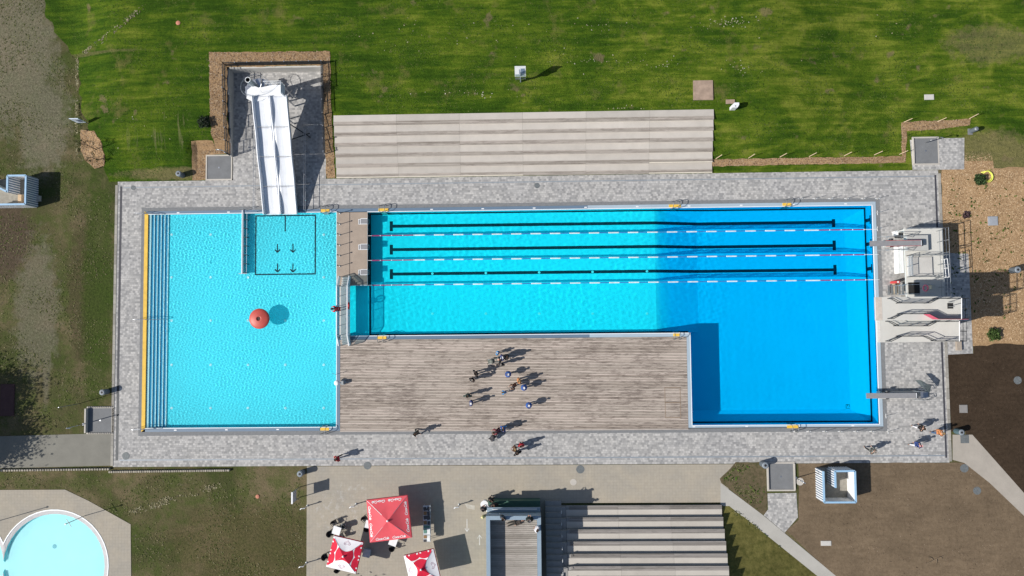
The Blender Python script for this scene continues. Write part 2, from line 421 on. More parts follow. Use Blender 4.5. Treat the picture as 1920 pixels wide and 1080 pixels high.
g = MB(); g.holes(rect(DX0, DX1, DY0, DY1), [rect(LX0 - .55, MX1 + .72, LY0 - .75, MY1 + .72)], 0.0)
struct('pool_deck', g, pav)
# dark stone band and steel gutter round the pools
def ring(x0, x1, y0, y1, w, z): 
    m = MB(); m.holes(rect(x0 - w, x1 + w, y0 - w, y1 + w), [rect(x0, x1, y0, y1)], z); return m
OX0, OX1, OY0, OY1 = LX0 - .36, MX1 + .36, LY0 - .36, MY1 + .36
g = MB(); g.holes(rect(OX0 - .33, OX1 + .40, OY0 - .40, OY1 + .36), [rect(OX0, OX1, OY0, OY1)], .004); struct('stone_border', g, stoneband)
gut = thing('overflow_gutter', 'steel overflow gutter running round both pools', 'gutter'); 
gh = .03
g = MB(); g.box(OX0, LX1 + .1, LY1, OY1, -.3, gh); g.box(LX1 + .1, MX0, LY1, OY1, -.3, gh); g.box(MX0, 6, MY1, OY1, -.3, gh)
g.box(LX0, LX1, OY0, LY0, -.3, gh); g.box(LX1, LX1 + .36, OY0, CY0 - .02, -.3, gh); g.box(MX0 - 3, 6, CY0 - .36, CY0, -.3, gh)
g.build('gutter_channel', coping, gut)
g = MB(); g.box(6, OX1, MY1, OY1, -.3, gh); g.box(MX1, OX1, BY0, MY1, -.3, gh); g.box(BX0 - .36, OX1, OY0 + .06, BY0, -.3, gh)
g.box(BX0 - .36, BX0, BY0, CY0, -.3, gh); g.box(6, BX0 - .36, CY0 - .36, CY0, -.3, gh)
g.build('gutter_channel', copingl, gut)
g = MB(); lw = .045; zz = gh + .006
for q in ((LX0, LX1, LY1 - .02, LY1 + lw), (LX0, LX1, LY0 - lw, LY0 + .02), (LX1 - .02, LX1 + lw, LY0, LY1), (MX0 - lw, MX0 + .02, CY1, MY1), (MX0, MX1, MY1 - .02, MY1 + lw),
          (MX1 - .02, MX1 + lw, BY0, MY1), (BX0, MX1, BY0 - lw, BY0 + .02), (BX0 - lw, BX0 + .02, BY0, CY0), (CX0 + .6, BX0, CY0 - lw, CY0 + .02), (CX0 + .5, MX0, CY1 - .02, CY1 + lw)):
    g.box(*q, -.06, zz)
g.build('white_lip', lip, gut)
ib = MB().box(-.13, .13, -.05, .05, 0, .012).mesh('gutter_inlet', white); k = 0
for x in list(np.arange(-35, 33, 5.1)):
    piece('gutter_inlet', ib, (x, MY1 + .17, gh), gut)
    if x < LX1 or x > BX0: piece('gutter_inlet', ib, (x, LY0 - .2, gh), gut)
ys = MB().box(OX0, LX0, LY0 - .02, LY1 + .02, -.3, gh + .02).prism([(OX0, OY1), (OX0, LY1 + .02), (LX0, LY1 + .02)], .0, gh + .02).prism([(OX0, OY0), (OX0, LY0 - .02), (LX0, LY0 - .02)], 0, gh + .02)
ys.build('warning_strip', yellowp, gut, label='yellow warning strip along the pool steps')
# slot drains in the deck
sd = thing('slot_drain', 'thin dark slot drain running round the paved deck edge', 'drain')
MB().box(-40.95, -40.73, -5.2, 14.1, -.05, .006).build('drain_grate', slotm, sd)
MB().box(-40.95, -40.70, -13.2, -5.2, -.05, .006).build('drain_grate', darkmet, sd)
MB().box(40.02, 40.20, -13.4, 14.1, -.05, .006).build('drain_grate', slotm, sd)
kerbg = plain('slot_drain_steel', (.27, .30, .33), .6, .2, .08)
MB().box(-40.6, 40.0, 13.93, 14.03, -.05, .006).build('drain_channel', kerbg, sd)
MB().box(-40.6, 40.0, -13.25, -13.12, -.05, .006).build('drain_channel', kerbg, sd)
# kerb of edging stones at the west and east side
ke = thing('deck_kerb', 'row of pale kerb stones along the west edge of the paved deck', 'kerb')
km = MB().box(-.13, .13, -.49, .49, -.1, .03).mesh('kerb_stone', stoneedge)
for i in range(28): piece('kerb_stone', km, (DX0 - .10, DY0 + .6 + i * 1.0, 0), ke)
ke = thing('deck_kerb', 'row of pale kerb stones along the east edge beside soil and mulch', 'kerb')
for i in range(28): piece('kerb_stone', km, (DX1 + .10, DY0 + .6 + i * 1.0, 0), ke)

# ------------------------------------------------------------------ pool basins
caust = []
D1, D2, DW = 1.12, 2.72, 1.9
def basin_walls(m, loop, z0, z1, closed=True):
    n = len(loop)
    for i in range(n if closed else n - 1):
        a, b = loop[i], loop[(i + 1) % n]; m.poly([(a[0], a[1], z0), (b[0], b[1], z0), (b[0], b[1], z1), (a[0], a[1], z1)])
lb = thing('pool_basin', 'shallow turquoise basin of the left pool with entry steps', 'pool basin', (0, 0, 0))
m = MB(); LZ = -.74; basin_walls(m, hol_pools[0], LZ, -.02); m.poly([(x, y, LZ) for x, y in hol_pools[0]])
caust.append(m.build('basin_shell', liner2, lb))
sx = [LX0 + .28 + i * .315 for i in range(7)]
for i in range(6):
    z = -.08 - i * .105; x0 = LX0 if i == 0 else sx[i - 1]
    caust.append(MB().box(x0, sx[i], LY0 + .01, LY1 - .01, LZ + .01, z).build('step', tubec if i else lip, lb))
    caust.append(MB().box(sx[i] - .085, sx[i] + .012, LY0 + .012, LY1 - .012, z - .04, z + .012).build('step_nosing', lip, lb))
bl = MB(); zf = LZ + .006
def lines(mb, segs, z, w=.13):
    for (x0, y0, x1, y1) in segs:
        d = Vector((x1 - x0, y1 - y0)).normalized(); nn = Vector((-d.y, d.x)) * w / 2; e = d * 0
        mb.poly([(x0 - e.x + nn.x, y0 + nn.y, z), (x0 - nn.x, y0 - nn.y, z), (x1 - nn.x, y1 - nn.y, z), (x1 + nn.x, y1 + nn.y, z)])
a = P(480, 405, LZ * .75); b = P(591, 513.5, LZ * .75)
lines(bl, [(a.x - .065, a.y, b.x + .065, a.y), (a.x - .065, b.y, b.x + .065, b.y)], zf, .13); lines(bl, [(a.x, a.y - .07, a.x, b.y + .07), (b.x, a.y - .07, b.x, b.y + .07)], zf, .13)
c = P(535, 405, LZ * .75); c2 = P(535, 434, LZ * .75); lines(bl, [(c.x, a.y - .07, c.x, c2.y)], zf, .12)
for (ax, ay) in ((520.3, 473.5), (549.3, 473.5), (520.3, 510.5), (549.3, 510.5)):
    t = P(ax, ay, LZ * .75); lines(bl, [(t.x, t.y + .88, t.x, t.y + .12)], zf, .12)
    for sg in (-1, 1): lines(bl, [(t.x + sg * .27, t.y + .30, t.x + sg * .0, t.y + .02)], zf + .002 + .002 * sg, .12)
caust.append(bl.build('floor_marking', blackline, lb, label='dark rectangle and arrows painted on the pool floor under the slide'))
inl = MB().lathe((0, 0, 0), [(.13, 0), (.13, .02), (.09, .03)], 12).mesh('floor_inlet', lip)
for px in (322, 395, 465, 535, 607):
    for py in (440, 520, 601, 684, 765):
        if 470 < px < 600 and py < 530: continue
        t = P(px, py, LZ * .75); caust.append(piece('floor_inlet', inl, (t.x, t.y, LZ), lb))

mb_ = thing('pool_basin', 'fifty metre lane pool basin sloping to the deep diving bay', 'pool basin', (0, 0, 0))
m = MB(); outer = hol_pools[1]
xs0 = P(1229, 520, -.9).x; xs1 = P(1308, 520, -1.95).x; xh = P(1588, 560, -1.95).x; yT = P(1500, 412, -1.95).y; yB = P(1500, 768, -1.95).y
walls = [(MX0, MY1), (MX1, MY1), (MX1, BY0), (BX0, BY0)]
basin_walls(m, walls, -DW, -.02, False)
basin_walls(m, [(BX0, BY0), (BX0, CY0)], -D2, -.02, False); basin_walls(m, [(BX0, CY0), (MX0 - 3.03, CY0)], -D1, -.02, False)
basin_walls(m, [(CX0, CY0), (CX0, CY1), (MX0, CY1)], -.8, -.02, False); basin_walls(m, [(MX0, CY1), (MX0, MY1)], -D1, -.02, False)
m.poly([(CX0, CY0, -.8), (MX0, CY0, -.8), (MX0, CY1, -.8), (CX0, CY1, -.8)]); basin_walls(m, [(MX0, CY0), (MX0, CY1)], -D1, -.8, False)
m.poly([(MX0, MY0, -D1), (xs0, MY0, -D1), (xs0, MY1, -D1), (MX0, MY1, -D1)])
zx = lambda x: -D1 - (D2 - D1) * min(1, max(0, (x - xs0) / (xs1 - xs0)))
m.poly([(xs0, MY0, -D1), (xs1, MY0, -D2), (xs1, yT, -D2), (xs0, MY1, -D1)])
m.poly([(xs0, MY1, -D1), (xs1, yT, -D2), (xs1 + 1, MY1, -DW)])
m.poly([(xs1 + 1, MY1, -DW), (xs1, yT, -D2), (xh, yT, -D2), (MX1, MY1, -DW)])
m.poly([(MX1, MY1, -DW), (xh, yT, -D2), (xh, yB, -D2), (MX1, BY0, -DW)])
m.poly([(MX1, BY0, -DW), (xh, yB, -D2), (BX0, yB, -D2), (BX0, BY0, -DW)])
m.poly([(BX0, MY0, -D2), (BX0, yB, -D2), (xh, yB, -D2), (xh, yT, -D2), (xs1, yT, -D2), (xs1, MY0, -D2)])
m.poly([(BX0, MY0, zx(BX0)), (BX0, MY0, -D2), (xs1, MY0, -D2)])
m.poly([(xs0, MY0, -.02), (BX0, MY0, -.02), (BX0, MY0, zx(BX0)), (xs0, MY0, -D1)])
basin = m.build('basin_shell', liner, mb_); caust.append(basin)
# the dark line at the foot of the walls
bl = MB(); z = -D1 + .012; w0, w1 = .02, .17; z2 = -DW + .03
for q in ((MX0 + w0, xs0, MY1 - w1, MY1 - w0), (MX0 + w0, MX0 + w1, MY0 + w0, MY1 - w1), (MX0 + w1, xs0, MY0 + w0, MY0 + w1), (xs0, BX0, MY0 + .0, MY0 + w1)): bl.box(*q, z - .01, z)
for q in ((xs1 + 1, MX1 - w0, MY1 - w1, MY1 - w0), (MX1 - w1, MX1 - w0, BY0 + w1, MY1 - w1), (BX0 + w0, MX1 - w0, BY0 + w0, BY0 + w1)): bl.box(*q, z2 - .01, z2)
bl.poly([(xs0, MY1 - w1, z), (xs1 + 1, MY1 - w1, z2), (xs1 + 1, MY1 - w0, z2), (xs0, MY1 - w0, z)])
caust.append(bl.build('wall_line', blackline, mb_, label='dark line painted at the foot of the basin walls'))
lys = [(P(734, a_, -.9).y + P(1564.5, b_, -1.95).y) / 2 for a_, b_ in ((423, 418), (467.5, 461), (513, 507))]
for ly in lys:
    bl = MB(); w = .155; xa, xb = P(734, 500, -.9).x, P(1565, 480, -1.95).x; ch = .006
    prev = None
    pts = [(xa, -D1), (xs0, -D1), (xs1, -D2), (xb, -D2)]
    for i in range(3):
        (x0, z0), (x1, z1) = pts[i], pts[i + 1]
        bl.poly([(x0, ly - w, z0 + ch), (x1, ly - w, z1 + ch), (x1, ly + w, z1 + ch), (x0, ly + w, z0 + ch)])
    for xx, zz_ in ((xa, -D1), (xb, -D2)): bl.poly([(xx - .16, ly - .5, zz_ + ch + .004), (xx + .16, ly - .5, zz_ + ch + .004), (xx + .16, ly + .5, zz_ + ch + .004), (xx - .16, ly + .5, zz_ + ch + .004)])
    caust.append(bl.build('lane_line', blackline, mb_))
    for xx, sg in ((MX1, -1), (MX0, 1)):   # cross marks on the end walls
        bl = MB(); x1 = xx + sg * .012; bl.box(min(xx, x1) , max(xx, x1), ly - .17, ly + .17, -(D1 if sg > 0 else DW) + .02, -.45); bl.box(min(xx, x1 + sg * .004), max(xx, x1 + sg * .004), ly - .42, ly + .42, -.75, -.45)
        caust.append(bl.build('wall_cross', blackline, mb_))
for px in (811, 911, 1011, 1111, 1213): 
    t = P(px, 511, -.9); caust.append(piece('floor_inlet', inl, (t.x, lys[2], -D1 + .01), mb_))
    t = P(px, 588, -.9); caust.append(piece('floor_inlet', inl, (t.x, t.y, -D1), mb_))
sg_ = MB(); t = P(1590, 762, -1.95)     # small mark on the deep floor
for q in ((-.2, -.16, -.2, .2), (-.2, .1, .16, .2), (.12, .16, -.05, .2), (-.05, 0, .02, .16), (-.2, .2, -.2, -.17)): sg_.box(t.x + q[0], t.x + q[1], t.y + q[2], t.y + q[3], -D2 + .002, -D2 + .01)
caust.append(sg_.build('floor_drain_mark', blackline, mb_))

# ------------------------------------------------------------------ water, a real rippled surface that refracts the sun
def waves(ls, seed, th0, spread):
    r = np.random.default_rng(seed)
    return [(th0 + r.uniform(-spread, spread), l * r.uniform(.85, 1.2), r.uniform(0, 6.28), r.uniform(.7, 1.3)) for l in ls]
K1 = waves([.20, .22, .24, .26, .28, .30, .33, .36, .40] * 3 + [.55, .8], 3, 0, 3.14)
K2 = waves([.34, .38, .42, .47, .52, .6, .7] * 3 + [.9, 1.3, 2.0], 5, 0, 3.14)
def hgt(K, A, x, y):
    z = 0 * x
    for th, l, ph, a in K:
        k = 2 * np.pi / l; z = z + a * l * np.sin(k * (x * np.cos(th) + y * np.sin(th)) + ph)
    return z * A
def wgrid(x0, x1, y0, y1, s):
    nx = int((x1 - x0) / s) + 2; ny = int((y1 - y0) / s) + 2
    X, Y = np.meshgrid(np.linspace(x0, x1, nx), np.linspace(y0, y1, ny)); i = np.arange(nx * ny).reshape(ny, nx)
    return X.ravel(), Y.ravel(), np.stack([i[:-1, :-1], i[:-1, 1:], i[1:, 1:], i[1:, :-1]], -1).reshape(-1, 4)
WZ = -.025
X, Y, F = wgrid(LX0, LX1, LY0, LY1, .05)
amp = .0018 * (.75 + .35 * np.clip((Y + 6) / 14, 0, 1)) * (1 + .3 * np.sin(.45 * X + 1.2 * np.sin(.31 * Y)) * np.sin(.52 * Y + .8))
wl = np_mesh('left_pool_water', np.stack([X, Y, WZ + hgt(K1, amp, X, Y)], 1), F, mat_water('left_pool_water', (.80, .99, 1.0)), True); tag(wl, kind='structure')
Xs, Ys, Fs, o_ = [], [], [], 0
for q in ((MX0, MX1, MY0, MY1, .1), (CX0, MX0, CY0, CY1, .1), (BX0, MX1, BY0, MY0, .12)):
    X, Y, F = wgrid(*q); Xs.append(X); Ys.append(Y); Fs.append(F + o_); o_ += len(X)
X, Y, F = np.concatenate(Xs), np.concatenate(Ys), np.concatenate(Fs)
amp = .00105 * (1 - np.clip((X - xs0 + 2) / 8, 0, 1) * .80) * (1 + .35 * np.sin(.33 * X + np.sin(.4 * Y)) * np.sin(.6 * Y + .5))
wm_ = np_mesh('lane_pool_water', np.stack([X, Y, WZ + hgt(K2, amp, X, Y)], 1), F, mat_water('lane_pool_water', (.32, 1.0, 1.0), (.05, .80, 1.0), xs0 - .15, xs0 + .45), True); tag(wm_, kind='structure')
for o in (wl, wm_): o.cycles.is_caustics_caster = True

# ------------------------------------------------------------------ north lawn and other ground areas
def terrain_grid(name, x0, x1, y0, y1, s, m, zoff, hole=None, left=None):
    xs = sorted(set([round(v, 4) for v in np.arange(x0, x1, s)] + [x1] + ([hole[0], hole[1]] if hole else [])))
    ys_ = sorted(set([round(v, 4) for v in np.arange(y0, y1, s)] + [y1] + ([hole[2], hole[3]] if hole else [])))
    nx, ny = len(xs), len(ys_)
    co = []
    for y in ys_:
        for x in xs:
            lx = left(y) if left else x0
            t = (x - x0) / (x1 - x0); xx = x if not left else (x if x > lx + 6 else lx + (x - x0) * (6.0 / (lx + 6 - x0)) if x <= lx + 6 else x)
            if left: xx = x if x >= x0 + 22 else lx + (x - x0) * ((x0 + 22 - lx) / 22.0)
            co.append((xx, y, TN(xx, y) + zoff))
    fs = []
    for j in range(ny - 1):
        for i in range(nx - 1):
            if hole and xs[i] >= hole[0] - .001 and xs[i + 1] <= hole[1] + .001 and ys_[j] >= hole[2] - .001 and ys_[j + 1] <= hole[3] + .001: continue
            fs.append((j * nx + i, j * nx + i + 1, (j + 1) * nx + i + 1, (j + 1) * nx + i))
    o = np_mesh(name, co, fs, m, True); tag(o, kind='structure'); return o
def lawn_left(y):
    pts = [(14.6, -42.2), (17.2, -42.6), (22, -44.9), (27, -45.4), (29.5, -47.5), (32, -49.0), (60, -52)]
    for (a, b), (c, d) in zip(pts, pts[1:]):
        if y <= c: return b + (d - b) * (y - a) / (c - a) + .18 * math.sin(y * 3.1) + .1 * math.sin(y * 7.7)
    return -52
terrain_grid('lawn', -52, 110, 14.6, 90, .5, lawnm, .0, (YX0 - .1, YX1 + .1, 14.6, YY1 + .1), lawn_left)
def sheet(name, pts, m, z=.004, ragged=None, follow=False):
    """a ground area with its own material lying on the base ground"""
    if ragged: pts = rag(pts, ragged[0], ragged[1], len(name))
    mb = MB(); mb.holes([(p[0], p[1]) for p in pts], [], z)
    if follow:
        mb.v = []; bm = bmesh.new(); vs = [bm.verts.new((p[0], p[1], 0)) for p in pts]; bm.faces.new(vs)
        x0, x1 = min(p[0] for p in pts), max(p[0] for p in pts); y0, y1 = min(p[1] for p in pts), max(p[1] for p in pts)
        for ax, a, b in ((0, x0, x1), (1, y0, y1)):
            t = a + .5
            while t < b:
                nrm = (1, 0, 0) if ax == 0 else (0, 1, 0)
                bmesh.ops.bisect_plane(bm, geom=bm.verts[:] + bm.edges[:] + bm.faces[:], plane_co=(t, t, 0), plane_no=nrm); t += .5
        for v in bm.verts: v.co.z = TN(v.co.x, v.co.y) + z
        me = bpy.data.meshes.new(name); bm.to_mesh(me); bm.free(); me.materials.append(m)
        o = bpy.data.objects.new(name, me); COL.objects.link(o)
        if me.polygons[0].normal.z < 0: me.flip_normals()
        return tag(o, kind='structure')
    return struct(name, mb, m)
yardz = TN
def w(*q): return [tuple(PT(a, b)[:2]) for a, b in q]
g0 = lambda *q: [tuple(P(a, b)[:2]) for a, b in q]
sheet('mulch_bed', [(-31.3, 17.6), (-31.4, 27.1), (-19.3, 27.0), (-19.15, 14.62), (-20.0, 14.62), (-20.0, 25.6), (-29.6, 25.6), (-29.6, 17.2), (-32.2, 17.2), (-32.2, 14.62), (-33.6, 14.62), (-33.5, 18.5), (-31.4, 18.5)], mulchm, .03, (.5, .07), True)
sheet('mulch_bed', w((152, 243), (176, 246), (188, 262), (196, 290), (196, 312), (178, 316), (160, 300), (151, 282)), mulchm, .03, (.5, .08), True)
sheet('mulch_bed', w((1335, 299), (1441, 297), (1690, 293), (1690, 229), (1820, 223), (1818, 235), (1755, 243), (1700, 246), (1697, 305), (1335, 312)), mulchm, .03, (.5, .06), True)
sheet('mulch_field', [(40.62, -2.4), (40.62, 14.4), (41.0, 16.6), (45.6, 16.6), (45.8, 14.7), (80, 14.0), (80, -2.2), (43.0, -2.6)], mulchm, .012, (.7, .12))
sheet('soil_field', [(40.62, -3.48), (43.06, -3.42), (43.1, -2.3), (90, -2.1), (90, -19.0), (80, -60), (49.0, -20.0), (42.6, -13.2), (42.0, -10.9), (40.62, -10.9)], soil_dark, .004, (.7, .12))
sheet('soil_field', [(25.95, -13.87), (44.0, -13.87)] + [tuple(q) for q in g0( (1875, 905), (1945, 980), (2600, 1600), (1900, 1500), (1575, 1092), (1475, 995), (1498, 975))], soil_brown, .002, (.8, .05))
sheet('flower_bed', g0((1379, 866.5), (1436, 866.5), (1438, 960), (1430, 967), (1353, 905), (1350, 898)), mat_soil('patchy_bed', (.055, .06, .025), (.17, .125, .08), 2.2), .006, (.5, .04))
# paved areas south of the deck
sheet('plaza', [(-21.9, -13.9), (21.2, -13.9), (19.2, -15.9), (19.2, -17.55), (3.0, -17.55), (3.0, -45), (-21.9, -45)], beige, .0)
kp = plain('path_concrete', (.40, .385, .35), .9, 0, .08, .5, .003)
sheet('diagonal_path', g0((1351, 906), (1351, 945), (1470, 1040), (1620, 1160), (1800, 1330), (1880, 1300), (1571, 1083), (1432, 967)), kp, .008)
sheet('curving_path', g0((1786, 815), (1823, 815), (1925, 930), (2300, 1290), (2240, 1350), (1925, 972), (1855, 905), (1808, 868), (1786, 862)), plain('sandy_path', (.36, .325, .28), .9, 0, .1, .7, .003), .010)
sheet('west_path', g0((-500, 818), (0, 818), (213, 812), (209, 873), (0, 878), (-500, 880)), plain('old_path_paving', (.20, .193, .165), .9, 0, .1, .8, .004), .006)
g = MB(); g.holes(g0((-260, 920), (122, 918), (166, 939), (245, 983), (246, 1080), (247, 1260), (-260, 1260)), [heart(KR - .03)], .012); struct('pool_apron', g, beige)
kp_ = thing('paddling_pool', 'round lobed pale turquoise paddling pool in the bottom left corner', 'paddling pool', (kc.x, kc.y, 0))
def ringmesh(nm, r0, z0, r1, z1, m):
    a_, b_ = heart(r0), heart(r1); n = len(a_); MB()._a([(x, y, z0) for x, y in a_] + [(x, y, z1) for x, y in b_], [(i, (i + 1) % n, n + (i + 1) % n, n + i) for i in range(n)]).build(nm, m, kp_)
ringmesh('white_rim', KR + .02, .012, KR + .02, .04, lip); ringmesh('white_rim', KR + .02, .04, KR - .07, .04, lip); ringmesh('white_rim', KR - .07, .04, KR - .07, -.02, lip)
ringmesh('sloped_edge', KR - .07, .0, KR - .45, -.05, plain('pale_edge', (.50, .49, .49), .8, 0, .10, 2)); ringmesh('basin_wall', KR - .45, -.05, KR - .47, -.36, plain('paddling_liner_wall', (.30, .80, .85), .7, 0, .03))
m = MB(); m.holes(heart(KR - .455), [], -.36); m.build('basin_floor', plain('paddling_liner', (.66, .95, .96), .7, 0, .03, .6), kp_)
m = MB(); m.lathe((P(99, 1026).x, P(99, 1026).y, -.355), [(.22, 0), (.22, .01)], 10); m.build('floor_drain', plain('drain_blue', (.30, .55, .60), .7), kp_)
m = MB(); m.holes(heart(KR - .40), [], -.075); kw = struct('paddling_pool_water', m, mat_water('paddling_water', (.90, .99, 1.0)), True)
if kw.data.polygons[0].normal.z < 0: kw.data.flip_normals()
kw.cycles.is_caustics_caster = True
sheet('yard_paving', [(YX0, YY1), (YX1, YY1), (YX1, DY1 - .01), (YX0, DY1 - .01)], pav, .0)
sheet('tower_yard', [(40.62, 6.4), (40.62, -3.5), (43.05, -3.4), (43.0, 6.3)], pav, .016)
sheet('side_paving', [(37.9, 14.6), (42.9, 14.6), (43.05, 17.8), (37.75, 17.6)], pav, .05)
sheet('side_paving', g0((1439, 925), (1493, 924), (1496, 970), (1471, 999), (1432, 966), (1440, 955)), pav, .014)
sheet('meadow_bank_foot', g0((1360, 951), (1560, 1110), (1420, 1300), (1375, 1300)), roughm, .004)
# grassy bank beside the south tribune
bk = MB(); r_ = .36
A = P(1356, 951); ys0 = [-17.9 - 1.03 * i for i in range(0, 9)]
tops = [(18.55, y, .32 * i + .02) for i, y in enumerate(ys0)]
foot = []
for i, y in enumerate(ys0):
    foot.append((max(18.9, 19.35 + (-17.9 - y) * 1.22), y, .006))
for i in range(8): bk.poly([tops[i], foot[i], foot[i + 1], tops[i + 1]])
struct('grass_bank', bk, mat_soil('dry_grass_bank', (.07, .075, .018), (.22, .19, .06), 2.0), True)
# manhole covers and small pits
def cover(px, py, r, m, lab, z=0.0, name='manhole_cover', cat='manhole cover', grp=None):
    q = P(px, py, z); t = thing(name, lab, cat, (q.x, q.y, z), 0, grp)
    MB().lathe((q.x, q.y, z), [(r, 0), (r, .014), (r * .86, .016), (r * .84, .011)], 20).build('cover_rim', m, t)
    MB().lathe((q.x, q.y, z), [(r * .84, .0), (r * .84, .013), (r * .5, .015), (r * .48, .011), (r * .12, .012)], 20).build('cover_lid', m, t)
mgrey = plain('cast_iron_grey', (.15, .165, .17), .7, .2, .2, 6)
for a in ((236, 855, .37, mgrey, 'large round grey cover near the south west deck corner'), (250, 352, .24, mgrey, 'small round cover near the north west deck corner'), (1007, 348, .27, mgrey, 'round dark cover in the paving north of the lane pool'),
          (689, 873, .38, mgrey, 'round dark cover at the upper left of the beige plaza'), (1088, 880, .40, mgrey, 'round dark cover in the plaza right of the middle'), (1075, 904, .31, cream, 'pale round cover in the plaza below a dark one'),
          (1808, 878, .40, mgrey, 'round cover at the tip of the brown soil beside the curving path'), (1832, 920, .38, mgrey, 'round cover inside the brown soil field'), (1500, 903, .37, cream, 'pale round cover beside the foot bath and white cabin'),
          (1908, 713, .38, mgrey, 'round grey cover in the dark soil at the right edge')): cover(*a)
def plate(px0, py0, px1, py1, m, lab, h=.04, name='access_cover', cat='access cover', z=None):
    a = P(px0, py1); b = P(px1, py0); z = (TN((a.x + b.x) / 2, (a.y + b.y) / 2) if z is None else z)
    if z > .2: a = P(px0, py1, z); b = P(px1, py0, z)
    t = thing(name, lab, cat, ((a.x + b.x) / 2, (a.y + b.y) / 2, z))
    MB().box(a.x, b.x, a.y, b.y, z - .1, z + h).build('cover_frame', m, t)
    MB().box(a.x + .08, b.x - .08, a.y + .08, b.y - .08, z + h - .01, z + h + .012).build('cover_lid', m, t); return t
sand = plain('sandy_concrete_slab', (.34, .25, .19), .9, 0, .25, 1.5, .004)
plate(1300, 151, 1336, 188, sand, 'square sandy concrete slab set in the lawn', .10, 'concrete_slab', 'slab')
plate(1361, 187, 1377, 195, sand, 'small sandy slab behind the white box on the lawn', .10, 'concrete_slab', 'slab')
plate(1732, 178, 1749, 188, concl, 'small white and rusty cover lying alone in the lawn', .08)
plate(1852, 406, 1869, 423, plain('lid_grey', (.40, .42, .45), .6, .3, .1), 'grey square cover with a knob in the bark mulch', .12)
plate(1799, 759, 1813, 774, plain('lid_dull', (.23, .22, .21), .8, 0, .1), 'grey square cover in the dark soil east of the deck', .07)
plate(1801, 815, 1816, 831, mgrey, 'grey grate at the start of the curving path', .03, 'drain_grate', 'drain')
plate(1539, 1014, 1558, 1023, concl, 'broken pale concrete piece lying on the brown soil', .05, 'concrete_lump', 'rubble')
plate(0, 720, 28, 780, plain('maroon_rubber', (.075, .035, .035), .9, 0, .15, 2), 'dark maroon rubber mat cut by the left edge of the photo', .06, 'rubber_mat', 'mat')

# ------------------------------------------------------------------ wooden sun deck
dk = thing('wooden_deck', 'large weathered plank deck between the two pools', 'wooden deck', (-1.5, -5.8, 0))
WX0, WX1, WY0, WY1 = -18.62, 15.46, -10.42, -1.52
rows = 58; ph = (WY1 - WY0) / rows; segs = 5; bmx = {}
for j in range(rows):
    off = [0, .37, .71, .18, .55][j % 5] + rnd.uniform(-.06, .06); L = (WX1 - WX0) / segs
    cuts = [WX0] + [WX0 + (k + off * .85 + .1) * L for k in range(segs - 1)] + [WX1]
    for k in range(segs):
        x0, x1 = cuts[k], cuts[k + 1]; y = WY0 + j * ph
        ln = round((x1 - x0) * 4) / 4
        if ln not in bmx: bmx[ln] = MB().box(-ln / 2, ln / 2, -ph / 2 + .019, ph / 2 - .019, -.03, .0).mesh('plank', deckwood)
        o = piece('plank', bmx[ln], ((x0 + x1) / 2, y + ph / 2, .042 + rnd.uniform(-.002, .002)), dk)
        o.scale.x = (x1 - x0 - .008) / ln
MB().box(WX0, WX1, WY0, WY1, -.3, .004).build('deck_frame', plain('deck_gap_shade', (.045, .038, .032), .9, 0, .2), dk)  # near-black fill stands in for the shade below the plank gaps
MB().box(WX0, WX1 + .0, WY0 - .12, WY0 - .01, -.1, .05).build('edge_board', seatwood, dk)
hat = thing('deck_hatch', 'square plank hatch let into the south east part of the deck', 'hatch')
a, b = P(1247, 783.5), P(1275.5, 726)
for q in ((a.x, b.x, a.y, a.y + .05), (a.x, b.x, b.y - .05, b.y), (a.x, a.x + .05, a.y, b.y), (b.x - .05, b.x, a.y, b.y), (a.x, b.x, (a.y + b.y) / 2 - .03, (a.y + b.y) / 2 + .03)): MB().box(*q, .04, .050).build('frame_strip', plain('hatch_seam', (.26, .19, .13), .8), hat)

# ------------------------------------------------------------------ north tribune
nt_ = thing('seating_steps', 'long pale concrete and timber seating steps on the lawn edge', 'seating steps', (0, 14.55, 0))
TX0, TX1 = -19.0, 18.3; TY0 = 14.60; pit = 1.0; rise = .22; cutx = [TX0 + i * (TX1 - TX0) / 6 for i in range(7)]
for k in range(6):
    y0 = TY0 + k * pit; z = rise * (k + 1); ind = (5 - k) * .0
    for i in range(6):
        MB().box(cutx[i] + .006, cutx[i + 1] - .006, y0 + (.36 if k < 6 else 0), y0 + pit + (.02 if k < 5 else .0), z - .4, z - .02).build('concrete_block', palec, nt_)
    for j in range(3):
        yy = y0 - .02 + j * .128
        for i in range(6):
            o_ = rnd.uniform(-.9, .9) if 0 < i else 0; o2 = 0
            m_ = seatwood
            if j == 0 and ((k == 0 and i in (0, 1, 2, 5)) or (k == 1 and i == 5)): m_ = plain('bright_new_slat', (.66, .60, .50), .8, 0, .08, 3)
            MB().box(cutx[i] + .006, cutx[i + 1] - .006, yy + .016, yy + .11, z - .07, z + rnd.uniform(-.004, .004)).build('seat_slat', m_, nt_)
    MB().box(TX0, TX1, y0 + .02, y0 + .36, z - .5, z - .075).build('riser', darkc, nt_)

